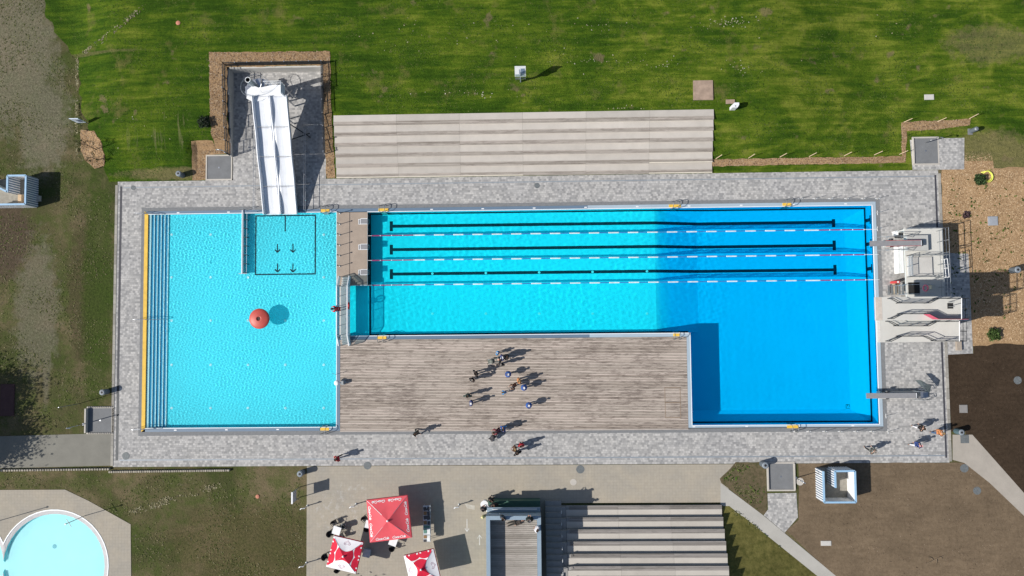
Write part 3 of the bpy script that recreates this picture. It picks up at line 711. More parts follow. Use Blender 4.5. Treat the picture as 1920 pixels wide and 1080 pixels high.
# ------------------------------------------------------------------ south tribune (climbs away from the pool) and stairs
st = thing('seating_steps', 'grey slatted seating steps climbing south beside the kiosk', 'seating steps', (11, -17.6, 0))
SX0, SX1 = 3.45, 18.42; r2 = .40; p2 = 1.02
ctx = [SX0 + i * (SX1 - SX0) / 3 for i in range(4)]
for k in range(8):
    y1 = -17.72 - k * p2; z = r2 * (k + 1)
    for i in range(3):
        MB().box(ctx[i] + .006, ctx[i + 1] - .006, y1 - p2 - .01, y1 - .38, z - .6, z - .02).build('concrete_block', cream, st)
        for j in range(3):
            yy = y1 - j * .13 + .02; MB().box(max(ctx[i], 3.75) + .006, ctx[i + 1] - .006, yy - .12, yy - .008, z - .07, z + rnd.uniform(-.004, .004)).build('seat_slat', greywood, st)
    MB().box(SX0, SX1, y1 - .38, y1 - .04, z - .7, z - .075).build('riser', darkc, st)
MB().box(SX0 - .7, SX0, -17.75 - 8 * p2, -17.75, -.3, .0).build('side_kerb', darkc, st)
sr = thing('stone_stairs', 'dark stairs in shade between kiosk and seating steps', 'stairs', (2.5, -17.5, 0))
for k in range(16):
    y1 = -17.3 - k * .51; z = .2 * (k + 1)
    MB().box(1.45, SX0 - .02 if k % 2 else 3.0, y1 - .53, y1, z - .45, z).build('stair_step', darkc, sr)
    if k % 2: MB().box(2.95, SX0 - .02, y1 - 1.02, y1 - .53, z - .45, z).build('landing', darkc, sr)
for k in range(7):
    q = (2.95, -17.95 - k * 1.02, .38 * (k + 1)); hp = thing('handrail_post', 'thin steel handrail post beside the %s seating row counted from the plaza' % ('first', 'second', 'third', 'fourth', 'fifth', 'sixth', 'seventh')[k], 'handrail post', q, 0, 'handrail posts beside the south seating rows')
    MB().tube([(q[0], q[1], q[2] - .1), (q[0], q[1], q[2] + .9)], .022).build('post', steel, hp); MB().tube([(q[0], q[1], q[2] + .9), (q[0], q[1] - .25, q[2] + .98)], .022).build('rail_end', white, hp)

# ------------------------------------------------------------------ kiosk with roof terrace
kx0, kx1 = P(911.5, 1000, 4.1).x, P(1014.5, 1000, 4.1).x; kyN = P(960, 967.5, 4.1).y; kyS = -29.0
ki = thing('kiosk', 'green clad kiosk building with a planked roof terrace and blue grey parapet', 'kiosk', ((kx0 + kx1) / 2, kyN, 0))
MB().box(kx0 + .05, kx1 - .05, kyS, kyN - .03, -.1, 2.9).build('wall', kiosk_green, ki)
pt = .36
for q in ((kx0, kx0 + pt, kyS, kyN), (kx1 - pt, kx1, kyS, kyN), (kx0 + pt, kx1 - pt, kyN - pt, kyN)): MB().box(*q, 2.905, 4.1).build('parapet', kiosk_blue, ki)
MB().box(kx0 + .02, kx1 - .02, kyN, kyN + .42, 2.62, 2.72).build('canopy', kiosk_blue, ki)
MB().tube([(kx0 + .5, kyN + .28, 2.80), (kx1 - .35, kyN + .28, 2.80)], .035, 8).build('awning_tube', white, ki)
MB().box(kx0 + .02, kx1 - .02, kyN, kyN + .62, -.05, 1.05).build('counter', kiosk_green, ki)
for i in range(4):
    x0 = kx0 + .5 + i * 1.2; f = MB().box(x0, x0 + 1.0, kyN - .01, kyN + .02, 1.2, 2.3).build('window', darkmet, ki)
tb = {}; ry = kyN - pt - .08; n_ = 0
brd = MB().box(-(kx1 - kx0) / 2 + pt + .01, (kx1 - kx0) / 2 - pt - .01, -.082, .082, -.03, 0).mesh('terrace_board', roofwood)
while ry > kyS + .3: piece('terrace_board', brd, ((kx0 + kx1) / 2, ry, 3.0), ki); ry -= .184
for dx in (.4, -.5):
    MB().lathe((kx1 + dx - 4.2, kyN + .02, 3.3), [(.07, 0), (.07, .25), (.03, .3)], 8).build('wall_lamp', steel, ki)

# ------------------------------------------------------------------ slide yard: retaining walls, fence
WH = 1.2
yw = thing('retaining_wall', 'stepped concrete retaining wall round three sides of the slide yard', 'retaining wall', ((YX0 + YX1) / 2, YY1, 0))
seg = [(YY1, 22.9, 1.25), (22.9, 21.2, 1.02), (21.2, 19.7, .80), (19.7, 18.2, .60), (18.2, 16.9, .42)]
for sgn, x in ((1, YX0), (-1, YX1)):
    for (ya, yb, h) in seg:
        n_ = max(1, round((ya - yb) / 1.0))
        for i in range(n_):
            y1 = ya - i * (ya - yb) / n_; y0 = y1 - (ya - yb) / n_ + .012
            MB().box(min(x, x - sgn * .12), max(x, x - sgn * .12), y0, y1, -.1, h).build('wall_panel', concl, yw)
for i in range(9):
    x0 = YX0 + i * (YX1 - YX0) / 9; MB().box(x0 + .006, x0 + (YX1 - YX0) / 9 - .006, YY1, YY1 + .12, -.1, 1.25).build('wall_panel', concl, yw)
MB().box(YX0, YX1, YY1 + .12, YY1 + .16, -.1, 1.27).build('coping_edge', white, yw)
fe = thing('mesh_fence', 'anthracite bar fence standing on the retaining wall of the slide yard', 'fence', ((YX0 + YX1) / 2, YY1, 1.2))
def zw(y):
    for ya, yb, h in seg:
        if yb <= y <= ya + .2: return h
    return .42
path = [(YX0 - .16, 17.0), (YX0 - .16, YY1 + .22), (YX1 + .16, YY1 + .22), (YX1 + .16, 17.0)]
fm = MB(); 
for (xa, ya), (xb, yb) in zip(path, path[1:]):
    L = math.hypot(xb - xa, yb - ya); n_ = max(2, round(L / 1.22)); nb = int(L / .09)
    for i in range(n_ + (1 if (xa, ya) != path[1] else 0)):
        t = i / n_; x, y = xa + (xb - xa) * t, ya + (yb - ya) * t; z0 = zw(y) if y < YY1 else 1.25
        fp = MB().bar((x, y, z0 - .5), (x, y, z0 + 1.15), .06).build('fence_post', darkmet, fe)
        MB().box(x - .045, x + .045, y - .045, y + .045, z0 + 1.15, z0 + 1.18).build('post_cap', steel, fp)
    for i in range(nb):
        t = (i + .5) / nb; x, y = xa + (xb - xa) * t, ya + (yb - ya) * t; z0 = zw(y) if y < YY1 else 1.25
        fm.bar((x, y, z0 + .05), (x, y, z0 + 1.1), .026)
    for i in range(n_):
        p0, p1 = i / n_, (i + 1) / n_; xm, ym = xa + (xb - xa) * (p0 + p1) / 2, ya + (yb - ya) * (p0 + p1) / 2; z0 = zw(ym) if ym < YY1 else 1.25
        for h in (.06, .58, 1.1): MB().bar((xa + (xb - xa) * p0, ya + (yb - ya) * p0, z0 + h), (xa + (xb - xa) * p1, ya + (yb - ya) * p1, z0 + h), .05).build('fence_rail', darkmet, fe)
tag(fm.build('fence_bars', darkmet, fe), kind='stuff')
def barrier(x, y0, y1, lab, n=8):
    b = thing('barrier_rail', lab, 'barrier', (x, (y0 + y1) / 2, 0))
    for dx, z in ((0, 1.02), (.0, .55)): MB().tube([(x + dx, y0, z), (x + dx, y1, z)], .025).build('rail', steel, b)
    for i in range(n): y = y0 + (y1 - y0) * i / (n - 1); MB().tube([(x, y, 0), (x, y, 1.02)], .025).build('post', steel, b)
barrier(P(476, 310, .9).x, 11.35, 19.3, 'steel barrier rail left of the slide')
barrier(P(570.5, 310, .9).x, 11.35, 19.5, 'steel barrier rail right of the slide')

# ------------------------------------------------------------------ wide white slide
SLX0, SLX1 = -26.15, -22.85; slw = mat_slide()
sl_ = thing('water_slide', 'wide white two lane slide running down into the left pool', 'slide', ((SLX0 + SLX1) / 2, 11.3, 0))
yT0, yB0 = 21.95, 11.0
def sz(t):   # t 0 top .. 1 bottom
    base = 3.25 * (1 - t) ** 1.02 + .22
    return base + .10 * math.sin(t * PI * 5.0) * (1 - t) * t * 2.2
mid = lambda t: (SLX0 + SLX1) / 2 + .0
secs = 48
def ribbon(prof, m, name, seglab=None, t0=0., t1=1., n=secs, par=None):
    mb = MB(); vs = []; k = len(prof(0))
    for i in range(n + 1):
        t = t0 + (t1 - t0) * i / n; y = yT0 + (yB0 - yT0) * t
        vs += [(x, y, sz(t) + z) for x, z in prof(t)]
    fs = [(i * k + j, i * k + (j + 1) % k, (i + 1) * k + (j + 1) % k, (i + 1) * k + j) for i in range(n) for j in range(k)]
    mb._a(vs, fs + [tuple(range(k)), tuple(range(n * k, n * k + k))]); return mb.build(name, m, par or sl_, True)
hh = .42
for s0 in range(4):
    t0, t1 = s0 / 4 + (.003 if s0 else 0), (s0 + 1) / 4
    for (xa, xb) in ((SLX0 + .07, (SLX0 + SLX1) / 2 - .08), ((SLX0 + SLX1) / 2 + .08, SLX1 - .07)):
        def prof(t, xa=xa, xb=xb):
            n = 9; top = [(xa + (xb - xa) * i / (n - 1), .10 * abs(2 * i / (n - 1) - 1) ** 3) for i in range(n)]
            return top + [(x, z - .05) for x, z in reversed(top)]
        ribbon(prof, slw, 'slide_lane', None, t0, t1, 12)
ribbon(lambda t: [(SLX0 - .02, -.1), (SLX0 - .05, hh), (SLX0 + .04, hh), (SLX0 + .12, .08)], slw, 'side_wall')
ribbon(lambda t: [(SLX1 + .02, -.1), (SLX1 + .05, hh), (SLX1 - .04, hh), (SLX1 - .12, .08)], slw, 'side_wall')
ribbon(lambda t: [((SLX0 + SLX1) / 2 - .12, .05), ((SLX0 + SLX1) / 2 - .05, .22 + .09 * math.sin(t * 15)), ((SLX0 + SLX1) / 2 + .05, .22 + .09 * math.sin(t * 15)), ((SLX0 + SLX1) / 2 + .12, .05)], slw, 'middle_ridge')
for y, z in ((20.2, 2.8), (17.4, 2.0), (14.6, 1.15), (12.4, .5)):
    for x in (SLX0 + .5, SLX1 - .5): MB().tube([(x, y, -.05), (x, y, z)], .07, 8).build('support_leg', steel, sl_)
    MB().bar((SLX0 + .1, y, z), (SLX1 - .1, y, z), .10).build('cross_beam', steel, sl_)
MB().bar((SLX1 - .2, 19.6, 1.9), (SLX1 + 1.15, 18.8, .05), .10).build('brace', darkmet, sl_); MB().bar((SLX1 - .2, 18.2, 1.6), (SLX1 + 1.1, 19.2, .05), .08).build('brace', darkmet, sl_)
# start platform, railings and spiral stair
pz = 3.45; py0, py1 = P(500, 182, pz).y, P(500, 159.5, pz).y; px0, px1 = P(474, 170, pz).x, P(533.5, 170, pz).x
stt = thing('slide_tower', 'white start platform of the slide with railings and a spiral stair', 'slide tower', (px0, py1, 0))
fl = [(px1, py0), (px1, py1), (px0 + 1.9, py1), (px0 + .6, py1 - .25), (px0, py1 - .0), (px0 - .55, py1 - .45), (px0 - .6, py0 - .1), (px0 + .1, py0 - .45), (px0 + .9, py0 - .3), (px0 + 1.6, py0)]
MB().prism(fl, pz - .12, pz).build('platform', white, stt)
for x, y in ((px1 - .15, py0 + .15), (px1 - .15, py1 - .15), (px0 + 1.9, py1 - .15), (px0 + .4, py0 + .1)): MB().tube([(x, y, 0), (x, y, pz - .1)], .08, 8).build('tower_leg', steel, stt)
def rails(par, pts, h=1.05, r=.022, step=.14, m=steel, bars=True, n_post=None):
    for hz in (h, h * .5): MB().tube([(p[0], p[1], p[2] + hz) for p in pts], r).build('top_rail' if hz == h else 'mid_rail', m, par)
    for (a, b) in zip(pts, pts[1:]):
        a, b = Vector(a), Vector(b); L = (b - a).length; n = max(1, round(L / 1.1))
        for i in range(n + 1): q = a.lerp(b, i / n); MB().tube([q, q + Vector((0, 0, h))], r).build('rail_post', m, par)
        if bars:
            bmx_ = MB(); k = max(2, int(L / step))
            for i in range(k): q = a.lerp(b, (i + .5) / k); bmx_.bar(q + Vector((0, 0, .08)), q + Vector((0, 0, h)), .012)
            tag(bmx_.build('rail_bars', m, par), kind='stuff')
rails(stt, [(px0 + 1.4, py1, pz), (px1, py1, pz), (px1, py0, pz)], 1.1, .03, .12, white)
MB().box(px1 - .05, px1 + .0, py0 + .1, py1 - .1, pz, pz + 1.0).build('side_panel', plain('glass_grey', (.45, .52, .6), .3), stt)
cx, cy = P(464.4, 149.5, 4.7).x, P(464.4, 149.5, 4.7).y
MB().lathe((cx, cy, 0), [(.25, 0), (.25, 4.68), (.21, 4.68), (.21, 4.62)], 20).build('stair_column', plain('column_grey', (.24, .29, .31), .5, .1, .08), stt)
MB().lathe((cx, cy, 4.66), [(.265, 0), (.265, .05), (.215, .05), (.21, .0)], 20).build('column_rim', white, stt)
for i in range(15):
    an = math.radians(-60 + i * 27); z = .215 * (i + 1); d = Vector((math.cos(an), math.sin(an), 0)); e = Vector((-d.y, d.x, 0))
    c0 = Vector((cx, cy, z)); MB()._a([c0 + e * .06, c0 - e * .06, c0 + d * 1.25 - e * .3, c0 + d * 1.25 + e * .3, c0 + e * .06 - Vector((0, 0, .04)), c0 - e * .06 - Vector((0, 0, .04)), c0 + d * 1.25 - e * .3 - Vector((0, 0, .04)), c0 + d * 1.25 + e * .3 - Vector((0, 0, .04))], [(0, 1, 2, 3), (7, 6, 5, 4), (0, 3, 7, 4), (1, 0, 4, 5), (2, 1, 5, 6), (3, 2, 6, 7)]).build('stair_tread', steel, stt)
for off in (1.0,):
    MB().tube([(cx + 1.28 * math.cos(math.radians(-60 + i * 13.5)), cy + 1.28 * math.sin(math.radians(-60 + i * 13.5)), .11 * i + .22 + off) for i in range(31)], .022).build('stair_handrail', steel, stt)
for i in range(0, 15, 1):
    an = math.radians(-60 + i * 27); q = (cx + 1.28 * math.cos(an), cy + 1.28 * math.sin(an), .22 * (i + 1)); MB().tube([q, (q[0], q[1], q[2] + 1.0)], .011, 4).build('stair_baluster', dsteel, stt)

# ------------------------------------------------------------------ walkway between the pools, footbridge
wk = thing('concrete_walkway', 'pale concrete walkway between the pools carrying the starting blocks', 'walkway', (-17.5, 7.4, 0))
wx = LX1 + .36
for (x0, x1) in ((LX1 + .02, P(656, 460).x - .03), (P(656, 460).x + .03, MX0 - .0)):
    MB().box(x0, x1, CY1 + .05, MY1 - .02, -2.3, .045).build('concrete_slab', plain('walkway_concrete', (.34, .275, .22), .85, 0, .10, 1.0, .003), wk)
MB().box(LX1, MX0, CY1 + .0, MY1, -2.3, .02).build('slab_joint', slotm, wk)
for i, py in enumerate((400, 420.5, 440.5, 460, 479.5, 499)):
    q = P(638, py, 0); t = thing('rope_post', '%s slim post with dark knob on the west walkway edge counted from the north' % ('first', 'second', 'third', 'fourth', 'fifth', 'sixth')[i], 'post', (q.x, q.y, .045), 0, 'posts along the walkway between the pools')
    MB().tube([(q.x, q.y, .04), (q.x, q.y, .95)], .03, 8).build('post', dsteel, t); MB().lathe((q.x, q.y, .9), [(.03, 0), (.07, .04), (.07, .10), (.03, .14)], 8).build('knob', darkmet, t); MB().lathe((q.x, q.y, .045), [(.09, 0), (.09, .03), (.04, .05)], 8).build('foot_plate', dsteel, t)
def start_block(lab):
    t = thing('starting_block', lab, 'starting block', (0, 0, 0))
    MB().box(-.33, .33, -.24, .24, .62, .68).build('platform', boardgrey, t)
    MB().bar((-.33, -.27, .66), (.33, -.27, .66), .05).bar((-.33, .27, .66), (.33, .27, .66), .05).bar((-.36, -.27, .66), (-.36, .27, .66), .05).build('platform_frame', white, t)
    MB().box(-.60, -.40, -.22, .22, .30, .35).build('rear_step', boardgrey, t)
    MB().bar((-.62, -.24, .33), (-.38, -.24, .33), .04).bar((-.62, .24, .33), (-.38, .24, .33), .04).bar((-.63, -.26, .33), (-.63, .26, .33), .04).build('step_frame', white, t)
    for x, y in ((-.3, -.2), (.3, -.2), (-.3, .2), (.3, .2)): MB().tube([(x, y, 0), (x, y, .63)], .03).build('leg', steel, t)
    for x, y in ((-.6, -.2), (-.6, .2)): MB().tube([(x, y, 0), (x, y, .32)], .022).build('leg', steel, t)
    MB().tube([(.34, -.2, .55), (.42, -.2, .4), (.42, .2, .4), (.34, .2, .55)], .02).build('grip', steel, t); return t
sb = start_block('starting block of the northern lane, nearest the ladder'); sb.location = (P(684, 412, .5).x - .02, 10.15, .045)
dup(sb, (sb.location.x, 7.62, .045), label='starting block in the middle of the three'); dup(sb, (sb.location.x, 5.12, .045), label='starting block next to the footbridge shadow')
br = thing('footbridge', 'pale footbridge with glazed railings over the channel between the pools', 'footbridge', (-18.0, 1.5, 0))
bx0, bx1 = P(638.5, 580, .75).x, P(653.5, 580, .75).x; bz = .75; byN, byS = P(645, 537, bz).y, P(645, 629, bz).y
MB().box(bx0 - .1, bx1 + .1, byS, byN, bz - .18, bz).build('bridge_deck', concl, br)
for i in range(4):
    z = bz * (i + 1) / 5; dy = .24 * (4 - i)
    MB().box(bx0, bx1, byN + dy - .26, byN + dy, .0, z).build('step', concl, br); MB().box(bx0, bx1, byN + dy - .03, byN + dy + .004, z - .03, z + .004).build('step_edge', darkc, br)
    MB().box(bx0, bx1, byS - dy, byS - dy + .26, .0, z).build('step', concl, br); MB().box(bx0, bx1, byS - dy - .004, byS - dy + .03, z - .03, z + .004).build('step_edge', darkc, br)
def glassm():
    n = NT('railing_glass'); n.t.nodes.remove(n.b); g = n.n('ShaderNodeBsdfTransparent'); g.inputs[0].default_value = (.62, .8, .88, 1); q = n.n('ShaderNodeBsdfDiffuse'); q.inputs[0].default_value = (.55, .72, .82, 1)
    mx = n.n('ShaderNodeMixShader'); mx.inputs[0].default_value = .45; n.l(g.outputs[0], mx.inputs[1]); n.l(q.outputs[0], mx.inputs[2]); n.l(mx.outputs[0], n.t.nodes['Material Output'].inputs[0]); return n.m
gl = glassm()
for x in (bx0 - .12, bx1 + .12):
    ysn = [byN + 1.0, byN] + [byN + (byS - byN) * i / 5 for i in range(1, 6)] + [byS - 1.0]
    zs = [.05] + [bz] * 6 + [.05]
    for i in range(7):
        a, b = Vector((x, ysn[i], zs[i])), Vector((x, ysn[i + 1], zs[i + 1]))
        MB()._a([a + Vector((0, 0, .12)), b + Vector((0, 0, .12)), b + Vector((0, 0, .98)), a + Vector((0, 0, .98))], [(0, 1, 2, 3)]).build('glass_panel', gl, br)
        MB().bar(a + Vector((0, 0, 1.04)), b + Vector((0, 0, 1.04)), .09, .05).build('handrail', white, br)
        MB().bar(a, a + Vector((0, 0, 1.04)), .05).build('rail_post', steel, br)
    MB().bar((x, ysn[-1], .05), (x, ysn[-1], 1.09), .05).build('rail_post', steel, br)
for py in (545, 561, 600, 614):
    q = P(650, py, bz); MB().box(bx1 - .32, bx1 - .08, q.y - .16, q.y + .16, bz, bz + .02).build('info_plate', plain('plate_grey', (.36, .37, .37), .7), br)
rb = thing('life_buoy', 'red life buoy hanging on the east railing of the footbridge', 'life buoy', (bx1 + .2, P(657, 573, 1.4).y, 1.45))
c = rb.location; mb = MB(); mb.tube([(c.x + .05 * math.sin(a), c.y + .30 * math.cos(a), c.z + .30 * math.sin(a)) for a in [i * PI / 8 for i in range(17)]], .075, 8); mb.build('ring', redp, rb, True)
for a in (0, PI / 2, PI, 1.5 * PI): MB().tube([(c.x, c.y + .30 * math.cos(a) * .92, c.z + .3 * math.sin(a) * .92), (c.x, c.y + .30 * math.cos(a) * 1.08, c.z + .3 * math.sin(a) * 1.08)], .082, 8).build('band', white, rb)

# ------------------------------------------------------------------ lane ropes
ropes = []
fl_ = {}
redfloat, whitefloat, bluefloat = plain('rope_purple', (.30, .02, .12), .5), plain('rope_white', (.66, .72, .74), .5), plain('rope_blue', (.03, .20, .50), .5)
for k, (ry, nm_) in enumerate(((8.80, 'northern'), (6.33, 'middle'), (3.86, 'southern'))):
    t = thing('lane_rope', 'red, white and blue lane rope, the %s of the three' % nm_, 'lane rope', (MX0, ry, 0), 0, 'lane ropes')
    MB().tube([(MX0 - .0, ry, .0), (MX0 + .3, ry, .012), (MX1 - .3, ry, .012), (MX1 + .55, ry, .05)], .02, 5).build('cable', white, t)
    x = MX0 + .45; i = 0
    def fl(kind, x, L):
        key = (kind, round(L, 2)); r = {'r': .055, 'w': .065, 'b': .055, 'd': .065}[kind]; m_ = {'r': redfloat, 'w': whitefloat, 'b': bluefloat, 'd': whitefloat}[kind]
        if key not in fl_: fl_[key] = MB().lathe((0, 0, 0), [(r * .6, -L / 2), (r, -L / 2 + .04), (r, L / 2 - .04), (r * .6, L / 2)], 8).mesh('float', m_, smooth=False)
        o = piece('float', fl_[key], (x + L / 2, ry, .015), t, (0, PI / 2, 0)); return x + L
    for _ in range(4): x = fl('r', x, 1.02 if _ else .8); x = fl('d', x, .10)
    xend = MX1 - .35 - 4 * 1.12 - .4
    while x < xend - 1.9:
        x = fl('w', x + .01, 1.04); x = fl('b', x + .01, .86)
    x = fl('w', x, max(.4, xend - x))
    for _ in range(4): x = fl('r', x + .01, 1.0); x = fl('d', x, .10)
    MB().lathe((MX1 + .5, ry, 0), [(.05, 0), (.05, .08)], 8).build('anchor', steel, t)

# ------------------------------------------------------------------ pool ladders and hand rails
def ladder(px, py, side, lab, padw=1.0, xx=None):
    q = P(px, py)
    x = q.x; yw_ = {'n': MY1, 's': LY0 - 0.0, 'd': CY0, 'b': BY0}[side if isinstance(side, str) else 'n']
    s = 1 if side == 'n' else -1
    t = thing('pool_ladder', lab, 'pool ladder', (x, yw_, 0))
    ya, yb = yw_ + s * .05, yw_ + s * .33
    MB().prism([(x - padw / 2, min(ya, yb)), (x + padw / 2, min(ya, yb)), (x + padw / 2, max(ya, yb)), (x - padw / 2, max(ya, yb))], .02, .07).build('yellow_pad', yellowp, t)
    for dx in (-.27, .27):
        pts = [(x + dx, yw_ + s * .62, .0), (x + dx, yw_ + s * .60, .70), (x + dx, yw_ + s * .45, .88), (x + dx, yw_ + s * .15, .86), (x + dx, yw_ - s * .05, .65), (x + dx, yw_ - s * .06, -1.1)]
        MB().tube(pts, .032, 8).build('handrail', dsteel, t, True)
    for z in (-.25, -.5, -.75, -1.0): MB().box(x - .27, x + .27, min(yw_ - s * .12, yw_ - s * .02), max(yw_ - s * .12, yw_ - s * .02), z - .02, z + .02).build('rung', steel, t)
ladder(610, 394, 'n', 'ladder with yellow pad between slide and walkway', .85)
ladder(719, 394, 'n', 'ladder with yellow pad at the lane pool north edge beside the starting blocks')
ladder(1265, 385, 'n', 'ladder with yellow pad in the middle of the north edge where the pool deepens', 1.15)
ladder(1475, 381, 'n', 'ladder with yellow pad on the north edge nearest the diving tower', .85)
ladder(716, 632, 'd', 'ladder with yellow pad where footbridge and wooden deck meet', .9)
ladder(1268, 628, 'd', 'ladder with yellow pad on the north east corner of the wooden deck', .6)
ladder(609, 805, 's', 'ladder with yellow pad in the south east corner of the left pool', .85)
ladder(1486, 800, 'b', 'ladder with yellow pad on the south edge of the diving bay', 1.1)
for y, lab in ((LY1 + .02, 'steel handrail at the north end of the pool steps'), (P(300, 599).y, 'steel handrail in the middle of the pool steps'), (LY0 - .02, 'steel handrail at the south end of the pool steps')):
    t = thing('step_handrail', lab, 'handrail', (LX0, y, 0))
    MB().tube([(LX0 - 1.05, y, 0), (LX0 - .95, y, .85), (LX0 - .6, y, .92), (LX0 + 1.35, y, .30), (LX0 + 1.7, y, .1), (LX0 + 1.75, y, -1.0)], .024, 8).build('rail_tube', steel, t, True)
    MB().tube([(LX0 - .2, y, .0), (LX0 - .2, y, .80)], .02).build('rail_post', steel, t)
    MB().tube([(LX0 - .95, y, .45), (LX0 - .2, y, .45), (LX0 + 1.4, y, -.05)], .018).build('lower_tube', steel, t)

# ------------------------------------------------------------------ divider wall under the slide
dv = thing('divider_wall', 'steel divider panel with brackets standing in the left pool beside the slide', 'divider', (P(456, 450).x, 8, 0))
dxx = P(454.5, 450, .1).x; dy0 = P(456, 513, .1).y
MB().box(dxx - .05, dxx + .10, dy0, LY1, LZ, .14).build('panel', copingl, dv)
MB().box(dxx - .06, dxx + .02, dy0 - .02, LY1 + .3, .14, .17).build('top_rail', white, dv)
for i in range(7):
    y = dy0 + .1 + i * (LY1 - dy0 - .3) / 6.5
    MB().bar((dxx + .1, y, .10), (dxx + .38, y, -.45), .05).bar((dxx + .1, y, .10), (dxx + .40, y, .10), .04).bar((dxx + .40, y, .10), (dxx + .40, y, LZ), .04).build('bracket', darkmet, dv)
MB().bar((dxx + .40, dy0, .02), (dxx + .40, LY1, .02), .035).build('float_bar', copingl, dv)
MB().bar((dxx - .35, dy0, .1), (dxx + .5, dy0, .1), .06).build('end_bar', steel, dv)
MB().tube([(dxx - .1, LY1 + .3, 0), (dxx - .1, LY1 + .35, 1.0), (dxx + .4, LY1 + .35, 1.0), (dxx + .4, LY1 + .25, 0)], .02).build('end_rail', dsteel, dv)

# ------------------------------------------------------------------ water mushroom
q = P(485, 597.5, .95); mu = thing('water_mushroom', 'round red water mushroom standing in the left pool', 'water mushroom', (q.x, q.y, LZ))
MB().lathe((q.x, q.y, 0), [(.17, LZ), (.15, .2), (.16, .7)], 16).build('stem', plain('mushroom_stem', (.6, .1, .08), .5), mu, True)
mu_red = plain('mushroom_red', (.50, .075, .055), .5, 0, .10, 1.2)
MB().lathe((q.x, q.y, 0), [(.2, .62), (.9, .66), (.995, .70), (1.0, .77), (.96, .82), (.75, .90), (.5, .955), (.28, .985), (.19, .99), (.19, .80)], 48).build('cap', mu_red, mu, True)
MB().lathe((q.x, q.y, 0), [(.15, .90), (.17, .94)], 24).build('nozzle', plain('nozzle_dark', (.03, .003, .003), .5), mu)

# white water spout at the deck edge
q = P(642.5, 717.5, .3); t = thing('water_spout', 'white rounded water spout reaching over the left pool from the deck edge', 'water spout', (q.x, q.y, .04))
MB().lathe((q.x, q.y, .03), [(.24, 0), (.24, .04), (.12, .08)], 14).build('foot_plate', plain('plate_light', (.45, .46, .47), .5), t)
MB().box(q.x - .1, q.x + .14, q.y - .17, q.y + .17, .06, .62).build('housing', dsteel, t)
MB().tube([(q.x, q.y, .5), (q.x - .15, q.y, .62), (q.x - .35, q.y, .62)], .07, 8).build('pipe', steel, t)
MB().lathe((q.x - .52, q.y, .42), [(.12, 0), (.24, .06), (.27, .14), (.22, .24), (.08, .28)], 18).build('spout_head', white, t, True)
q = P(633, 701); t = thing('hook_pole', 'thin dark hook pole leaning at the deck edge above the white box post', 'pole', (q.x, q.y, .04))
MB().tube([(q.x, q.y, 0), (q.x, q.y, .8), (q.x - .25, q.y + .12, 1.0)], .02).build('pole', steel, t)

# ------------------------------------------------------------------ diving tower
tw = thing('diving_tower', 'concrete diving tower with two high platforms and a railed lower deck', 'diving tower', (38, 2, 0))
zA, zB, zD = 7.5, 6.7, 2.3
def slab(x0, x1, y0, y1, z, th=.22, name='platform', m=None): return MB().box(x0, x1, y0, y1, z - th, z).build(name, m or concl, tw)
towc = plain('tower_concrete', (.56, .55, .51), .85, 0, .06, .8, .003)
Dx0, Dx1, DyN = P(1697, 470, zD).x, P(1769.5, 470, zD).x, P(1769, 427.5, zD).y
Ax0, Ax1, AyN, AyS = P(1642, 580, zA).x, P(1802.5, 580, zA).x, P(1700, 556.5, zA).y, P(1700, 600.5, zA).y
Bx0, Bx1, ByN, ByS = P(1645.5, 620, zB).x, P(1799.5, 620, zB).x, P(1700, 600.6, zB).y + .0, P(1700, 641.5, zB).y
slab(Dx0, Dx1, .3, DyN, zD, .2, 'lower_deck', towc)
fy0, fy1 = 4.4, P(1680, 462, 1).y; wx_ = P(1676.5, 490, 0).x
MB().box(wx_, wx_ + .12, fy0, fy1, 0, .62).build('front_wall', cabin_white, tw); MB().box(Dx0 + .3, Dx0 + .42, fy0, fy1, 0, zD - .2).build('front_wall', towc, tw)
pk = MB()
for i in range(24): y = fy0 + .06 + (fy1 - fy0 - .12) * i / 23; pk.bar((wx_ + .06, y, .62), (wx_ + .06, y, 1.5), .05)
tag(pk.build('pickets', white, tw), kind='stuff'); MB().bar((wx_ + .06, fy0, 1.52), (wx_ + .06, fy1, 1.52), .07).build('picket_rail', white, tw)
MB().box(wx_ - .05, Dx0 + .16, P(1680, 440.5, 1.).y, DyN - .02, 0, .9).build('front_block', cabin_white, tw)
MB().box(Dx0 + .16, Dx1 - .1, DyN - .2, DyN - .02, 0, zD - .2).build('side_wall', towc, tw)
MB().box(Dx1 - .2, Dx1 - .02, .4, DyN - .2, 0, zD - .2).build('back_wall', towc, tw)
px_ = (P(1704, 500, 2.6).x, P(1749.5, 500, 2.6).x, P(1720, 517, 2.6).y, P(1720, 482, 2.6).y)
MB().box(*px_, zD, zD + .18).build('raised_pad', concl, tw)
q_ = (P(1655, 441, 2.8).x + 2.3, P(1741, 455, 2.8).x, P(1720, 470, 2.8).y, P(1720, 441, 2.8).y)
MB().box(*q_, zD + .001, zD + .45).build('springboard_plinth', plain('plinth_grey', (.44, .44, .42), .85, 0, .06), tw)
